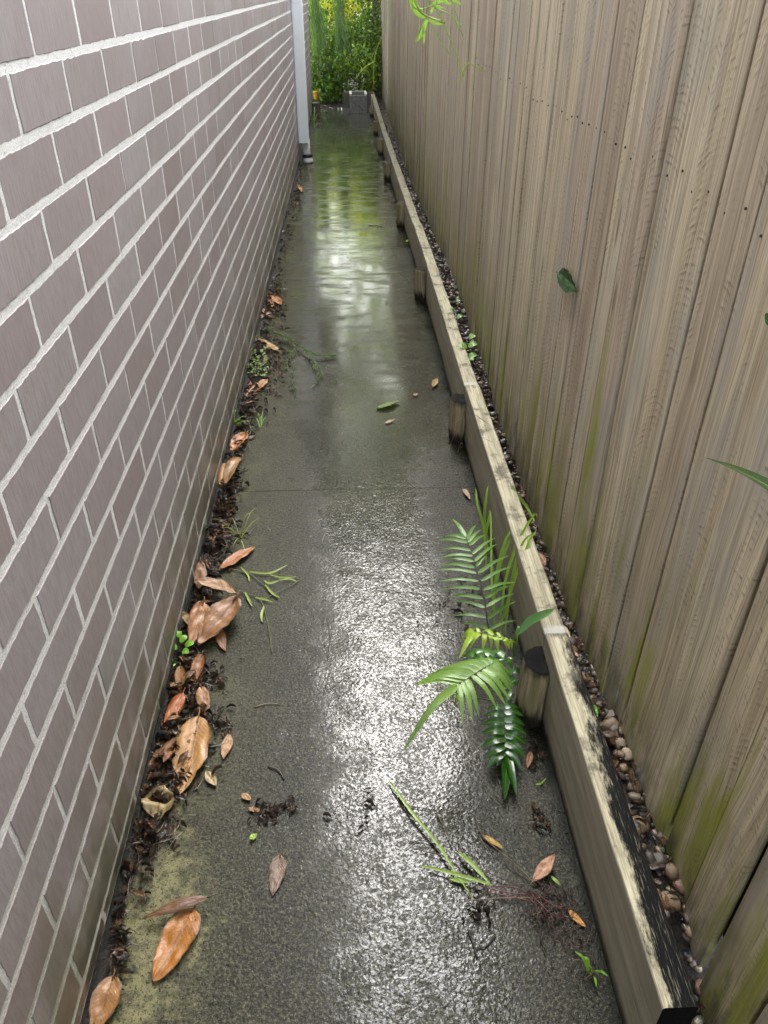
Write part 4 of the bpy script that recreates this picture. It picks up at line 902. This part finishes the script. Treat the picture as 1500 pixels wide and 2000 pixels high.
# uprooted grass clump, front right
def C7(x, y, z=.005): return (750+x*.4667, 1450+y*.4667, z)
ug = empty('uprooted_grass', G(1075, 1755, 0), 'uprooted clump of dead and green grass with red stems and dark roots on the near path', 'grass')
mb = MB()
for s, w, c in [([C7(640,640), C7(500,625,.012), C7(370,590,.008)], .0011, (.22,.06,.06)), ([C7(650,650), C7(520,650,.01), C7(345,660,.005)], .0009, (.30,.17,.12)), ([C7(700,680), C7(560,610,.014), C7(450,600,.012)], .0012, (.2,.05,.05)), ([C7(690,690), C7(580,655,.01), C7(430,625,.008)], .001, (.25,.08,.06)),
    ([C7(640,600), C7(540,500,.01), C7(420,400,.006), C7(380,310,.004)], .0009, (.2,.17,.08)), ([C7(600,580), C7(430,430,.006), C7(350,360,.004)], .0008, (.12,.09,.05)), ([C7(560,600), C7(330,500,.008), C7(110,440,.004)], .0009, (.10,.06,.04)), ([C7(420,560), C7(300,430,.005), C7(230,310,.004), C7(190,240,.003)], .0007, (.15,.12,.06)),
    ([C7(760,740), C7(700,720,.01), C7(620,640,.012)], .0016, (.15,.05,.04)), ([C7(780,700), C7(720,690,.01), C7(650,640,.012)], .0015, (.2,.08,.06)), ([C7(250,440), C7(150,410,.003), C7(90,445,.003)], .0009, (.05,.035,.03)),
    ([C7(220,290), C7(280,420,.005), C7(320,470,.004)], .0008, (.2,.17,.07)), ([C7(60,220), C7(90,260,.003), C7(190,280,.003)], .0009, (.05,.035,.03)), ([C7(350,780), C7(370,830,.003), C7(390,900,.003)], .0018, (.05,.035,.03)), ([C7(470,800), C7(430,850,.003), C7(390,860,.003)], .0014, (.05,.035,.03))]:
    mb.tube(bez([G(*p) for p in s], 12), w, 5, col=c)
mb.build('stems', MAT['stem'], ug)
mb = MB()
for s, w in [([C7(20,160), C7(60,215,.01), C7(110,285,.012), C7(220,420,.012), C7(300,545,.01), C7(385,672,.005)], .0065), ([C7(150,515), C7(260,540,.01), C7(400,580,.014), C7(470,605,.012)], .006), ([C7(275,570), C7(320,578,.008), C7(375,585,.01)], .008), ([C7(310,460,.008), C7(370,510,.014), C7(450,600,.014)], .009), ([C7(240,440), C7(262,450,.004)], .004), ([C7(700,560), C7(720,580,.006), C7(740,598,.003)], .006), ([C7(635,175), C7(655,172,.004), C7(680,148,.002)], .004), ([C7(60,215), C7(110,290,.003), C7(128,300,.003)], .004)]:
    mb.ribbon(bez([G(*p) for p in s], 16), w, Vector((.1, -.4, 1)), .35)
o = mb.build('blades', MAT['green'], ug); o.color = (.17, .29, .06, 1)
mb = MB()
for _ in range(150):
    cx, cy_ = random.choice(((700,690),(760,760),(650,650),(800,820),(640,720),(870,960),(730,640),(690,760))); a = G(*C7(cx+random.gauss(0,32), cy_+random.gauss(0,30), .002+random.random()*.014)); d = random.random()*6.3; l = rl(.01, .04)
    pts = [a+Vector((math.cos(d+k*.5)*l*k/3, math.sin(d+k*.5)*l*k/3, rl(-.003, .004))) for k in range(4)]
    for p in pts: p.z = max(.001, p.z)
    mb.tube(pts, rl(.0004, .0011), 4, col=random.choice(((.04,.025,.018),(.08,.035,.025),(.02,.015,.012),(.13,.05,.035),(.16,.12,.08))))
mb.build('roots', MAT['stem'], ug)
# root threads on second post
mb = MB()
def C3(x, y): return (840+x*.16, 720+y*.16)
for pts in [[(435,540,.13),(400,650,.10),(330,780,.07),(280,900,.03),(250,1000,.01)], [(430,560,.13),(380,600,.13),(300,640,.12),(270,700,.11)], [(425,860,.05),(390,920,.03),(370,990,.01)], [(440,900,.05),(410,870,.06),(400,930,.04),(430,910,.03)], [(280,900,.03),(270,960,.02),(285,1040,.0)]]:
    mb.tube(bez([G(*C3(p[0], p[1]), p[2])-Vector((.012, .02, 0)) for p in pts], 14), .0007, 4, col=(.30,.25,.16))
for pts in [[(430,540,.202),(560,570,.206),(660,640,.206),(740,700,.205)], [(560,750,.203),(620,740,.206),(680,680,.206)], [(590,830,.204),(700,870,.206),(820,930,.204)]]:
    mb.tube(bez([G(*C3(p[0], p[1]), p[2]) for p in pts], 12), .0007, 4, col=(.12,.09,.06))
tag(mb.build('root_threads', MAT['stem']), 'thin dry root threads trailing over the second log post and the board', 'roots')

# ================================================================ vine hanging at the top
vine = empty('hanging_vine', GY(900, -40, 1.75), 'light green vine tendrils hanging down in front of the fence at the top', 'vine')
VL = (.42, .55, .12)
def V(x, y, d=1.75): return GY(x, y, d)
for pts, r in [([V(840,-60), V(835,20), V(850,60), V(880,110)], .0012), ([V(830,-50), V(836,-10), V(862,38), V(893,110), V(905,150)], .0016), ([V(800,-40), V(815,12), V(832,30), V(870,45)], .0022), ([V(832,30), V(820,60), V(812,84)], .0014), ([V(860,-40), V(885,10), V(900,55)], .0014), ([V(850,15), V(880,30), V(897,55), V(904,70)], .0014), ([V(915,122,1.7), V(925,128,1.7), V(948,140,1.7)], .0014), ([V(915,122,1.7), V(905,140,1.7), V(898,162,1.7)], .0014), ([V(850,18), V(856,-20), V(860,-60)], .0016), ([V(905,150), V(908,135), V(915,122,1.7)], .0008),
                ([V(770,-60,3), V(752,50,3), V(732,110,3), V(729,170,3)], .0016), ([V(732,120,3), V(712,132,3), V(694,155,3)], .0026), ([V(822,-60), V(806,10), V(838,12), V(852,-30)], .0012)]:
    mb = MB(); mb.tube(bez(pts, 16), r*.7, 6, col=VL); mb.build('tendril', MAT['bush'], vine)
mb = MB()
for a, m_, b, w in [((795,-40),(812,18),(834,38),.014), ((834,38),(825,60),(810,86),.010), ((836,40),(852,46),(870,48),.006), ((838,12),(862,2),(885,12),.007), ((840,25),(850,14),(868,16),.006), ((826,52),(828,70),(828,88),.005), ((862,-30),(880,-5),(905,12),.006)]:
    mb.ribbon(bez([V(*a), V(*m_), V(*b)], 10), w, Vector((0, -1, .1)), .3, col=(.17, .34, .05))
mb.build('leaves', MAT['bush'], vine)

# ================================================================ far end
pl = empty('square_planter', (.15, 11.2, 0), 'square grey concrete planter with pale rim at the far end of the path', 'planter')
mb = MB(); x0, x1, y0, y1, h, w = .042, .258, 11.02, 11.42, .205, .024
mb.box((x0, y0, 0), (x1, y0+w, h)); mb.box((x0, y1-w, 0), (x1, y1, h)); mb.box((x0, y0+w+.0005, 0), (x0+w, y1-w-.0005, h)); mb.box((x1-w, y0+w+.0005, 0), (x1, y1-w-.0005, h)); mb.build('body', MAT['pot'], pl, False)
mb = MB(); mb.box((x0-.003, y0+.03, h+.001), (x0+w+.003, y1+.003, h+.014)); mb.box((x1-w-.003, y0+.03, h+.001), (x1+.003, y1+.003, h+.014)); mb.box((x0+w+.0035, y1-w, h+.001), (x1-w-.0035, y1+.003, h+.014)); mb.build('rim', MAT['potrim'], pl, False)
mb = MB(); mb.box((x0+w+.001, y0+w+.001, .02), (x1-w-.001, y1-w-.001, .13)); mb.build('soil', MAT['soil'], pl, False)
pt = G(613, 222); yp = empty('yellow_pot', (-.41, 11.72, .08), 'small yellow plastic pot half hidden at the corner of the wall', 'pot')
mb = MB(); mb.tube([(-.408, 11.72, .09), (-.408, 11.72, .17), (-.408, 11.72, .175)], [.024, .036, .038], 20, cap=False); mb.tube([(-.408, 11.72, .172), (-.408, 11.72, .184)], [.041, .041], 20); mb.build('pot_body', MAT['yellow'], yp)
mb = MB(); bevbox(mb, (-.43, 10.75, 0), (-.335, 10.86, .15), .01); o = mb.build('corner_block', MAT['oldtimber'], None, False); tag(o, 'short mossy timber block standing at the wall corner', 'block')
mb = MB(); bevbox(mb, (-.04, 11.7, 0), (.36, 11.75, .17), .004); tag(mb.build('back_board', MAT['oldtimber'], None, False), 'dark timber board behind the concrete planter', 'board')

def foliage(name, label, cat, blobs, n, size, palette, trunk=None, group=None, shape=.45, up=0, hang=0, dens=None):
    """crown of many small folded leaves spread through lumpy volumes, with a branching trunk"""
    c = Vector(blobs[0][0]); root = empty(name, (trunk[0].x, trunk[0].y, 0) if trunk else (c.x, c.y, 0), label, cat, group)
    tot = sum(b[1][0]*b[1][1]*b[1][2] for b in blobs); V_ = []; F_ = []; C_ = []; U_ = []
    for (ctr, rad) in blobs:
        k = int(n*rad[0]*rad[1]*rad[2]/tot)
        for _ in range(k):
            d = Vector(rng.normal(size=3)).normalized(); rr = (.35+.65*rng.rand()**.5)*(1+.22*noise.noise(d*2.3+Vector(ctr)))
            p = Vector(ctr)+Vector((d.x*rad[0], d.y*rad[1], d.z*rad[2]))*rr
            if noise.noise(p*3.2) < -.22: continue
            if p.z < .02: continue
            s = size*rng.uniform(.6, 1.3); t = Vector(rng.normal(size=3))+Vector((0, -.3, up-hang)); t.normalize()
            sdv = t.cross(Vector(rng.normal(size=3))+Vector((0, -.4, .6))).normalized(); nn = sdv.cross(t); w = s*shape
            b = len(V_); V_ += [p, p+t*s*.45+sdv*w*.5+nn*s*.06, p+t*s*.5, p+t*s*.45-sdv*w*.5+nn*s*.06, p+t*s]
            F_ += [(b, b+1, b+4, b+2), (b, b+2, b+4, b+3)]
            m = noise.noise(p*1.7)*.5+.5; i = min(len(palette)-1, int((m*.6+rng.rand()*.4)*len(palette))); q = rng.uniform(.75, 1.2)
            C_ += [tuple(v*q for v in palette[i])]*5; U_ += [(0, .3)]*5
    mb = MB(); mb.add(V_, F_, U_, C_); mb.build('crown', MAT['bush'], root, True)
    if trunk:
        mb = MB(); A, B, r = trunk; mb.tube(bez([A, A.lerp(B, .5)+Vector((.04, .02, 0)), B], 8), [r*(1-.08*i) for i in range(9)][:len(bez([A, A.lerp(B, .5), B], 8))] , 8, col=(.1, .07, .05))
        for (ctr, rad) in blobs:
            for _ in range(4):
                e = Vector(ctr)+Vector((rl(-.6, .6)*rad[0], rl(-.6, .6)*rad[1], rl(-.5, .6)*rad[2])); s0 = A.lerp(B, rl(.35, 1)); mb.tube(bez([s0, s0.lerp(e, .5)+Vector((0, 0, .06)), e], 6), [r*.45, r*.4, r*.35, r*.3, r*.25, r*.2, r*.12], 6, col=(.1, .07, .05))
        mb.build('trunk', MAT['bark'], root)
    return root
Y1, Y2, G1, G2, G3, DK = (.80, .80, .08), (.62, .72, .08), (.36, .50, .06), (.20, .34, .05), (.09, .18, .03), (.03, .075, .02)
SG = 'garden shrubs at the end of the path'
foliage('shrub', 'mid green bushy shrub at the left end of the path, beside the wall corner', 'shrub', [((-.35, 12.0, .30), (.30, .22, .34)), ((-.05, 12.05, .28), (.25, .22, .33)), ((.22, 12.05, .35), (.22, .2, .36)), ((-.35, 12.5, .35), (.42, .38, .36)), ((-.02, 12.6, .55), (.36, .35, .4)), ((-.6, 12.9, .8), (.4, .4, .4))], 12000, .065, [DK, DK, G3, G2, G1, Y2, Y1], (Vector((-.2, 12.5, 0)), Vector((-.2, 12.5, .5)), .022), SG)
foliage('shrub', 'glossy leaved dark shrub behind the planter with bright flecks', 'shrub', [((.32, 12.4, .5), (.30, .35, .5)), ((.40, 12.7, 1.1), (.30, .36, .6)), ((.2, 12.8, .85), (.24, .3, .4))], 7000, .055, [DK, DK, G3, G2, G1, Y1], (Vector((.3, 12.6, 0)), Vector((.3, 12.6, .7)), .025), SG)
foliage('shrub', 'yellow green sunlit shrub in the middle behind the others', 'shrub', [((.05, 13.6, 1.35), (.55, .4, .55)), ((-.25, 13.7, .9), (.5, .4, .5)), ((.35, 13.8, 1.8), (.6, .5, .6)), ((-.3, 13.9, 1.7), (.5, .4, .5))], 8000, .07, [G2, Y2, Y1, Y1, Y1], (Vector((0, 13.7, 0)), Vector((0, 13.7, 1.3)), .03), SG)
foliage('shrub', 'dark dense bush filling the back of the garden', 'shrub', [((-.9, 15.2, 1.1), (1.1, .6, 1.1)), ((.6, 15.4, 1.2), (1.2, .6, 1.2)), ((1.9, 15.4, 1.2), (1.0, .6, 1.2)), ((-2.2, 15.4, 1.2), (1.0, .6, 1.2))], 9000, .13, [DK, DK, G3, G3, G2], (Vector((0, 15.3, 0)), Vector((0, 15.3, 1)), .04), SG)
def needle_tree(label, x, y, h, w):
    o = empty('conifer', (x, y, 0), label, 'conifer', 'feathery conifers at the end of the path'); mb = MB(); mbt = MB()
    mbt.tube([(x, y, 0), (x+.02, y, h*.6), (x, y, h)], [.012, .009, .004], 8, col=(.1,.07,.05))
    for _ in range(130):
        z0 = rl(.25, 1)*h; a = random.random()*6.3; rr = w*rl(.1, 1)*(1.1-z0/h*.5); B = Vector((x, y, z0)); E = Vector((x+math.cos(a)*rr, y+math.sin(a)*rr, z0+rl(-.05, .3))); T = E+Vector((rl(-.05, .05), 0, -rl(.1, .35)))
        pts = bez([B, E, T], 8)
        for k in range(26):
            i = random.randrange(len(pts)-1); q = pts[i]+Vector((rl(-.02, .02), rl(-.02, .02), 0)); c = random.choice(((.16,.28,.08),(.10,.2,.06),(.22,.36,.1))); e = q+Vector((rl(-.03, .03), rl(-.03, .03), rl(.03, .12))); s = Vector((.004, 0, 0))
            mb.add([q-s, q+s, e], [(0, 1, 2)], [(0, .3)]*3, c)
    mb.build('foliage', MAT['bush'], o); mbt.build('trunk', MAT['bark'], o)
needle_tree('feathery upright conifer at the left, beside the wall corner', -.37, 12.15, 1.7, .12)
needle_tree('feathery upright conifer in the middle of the garden', -.06, 12.3, 1.8, .10)
# trees rising beyond the garden (mirrored in the wet path)
TG = 'tall trees beyond the garden'
foliage('tall_tree', 'broad green tree standing beyond the garden shrubs on the left', 'tree', [((-2.9, 18, 3.4), (2.0, 1.3, 2.3)), ((-2.65, 18.5, 7.5), (2.8, 1.6, 2.9)), ((-1.6, 18.5, 12.2), (2.6, 1.6, 2.7)), ((-2.2, 18.2, 9.6), (1.6, 1.0, 1.6)), ((-.4, 18, 3.0), (1.4, 1, 2.3))], 24000, .26, [G3, G2, G1, Y2, Y1], (Vector((-2.9, 18, 0)), Vector((-2.9, 18, 5.6)), .16), TG)
foliage('tall_tree', 'broad green tree standing beyond the garden shrubs on the right', 'tree', [((2.0, 18.6, 3.0), (2.0, 1.3, 2.6)), ((1.95, 18.6, 7.4), (2.8, 1.6, 3.0)), ((1.0, 18.5, 12.0), (2.6, 1.6, 2.9)), ((1.9, 18.2, 9.4), (1.8, 1.0, 1.6))], 28000, .26, [G3, G2, G1, Y2, Y1], (Vector((2.6, 18.6, 0)), Vector((2.6, 18.6, 5.6)), .16), TG)
# yellow strips of bark litter at the end
for a, b, lab in [((622, 206), (640, 208), 'long pale dry leaf at the far end of the slab'), ((642, 210), (650, 213), 'short pale dry leaf next to the long one at the far end of the slab')]:
    leaf('dry_leaf', G(*a, .01), G(*b, .01), 4*mpp(G(*a)), (.55, .4, .25), lab, 'leaf', curl=.5, lift=.004, stalk=0)
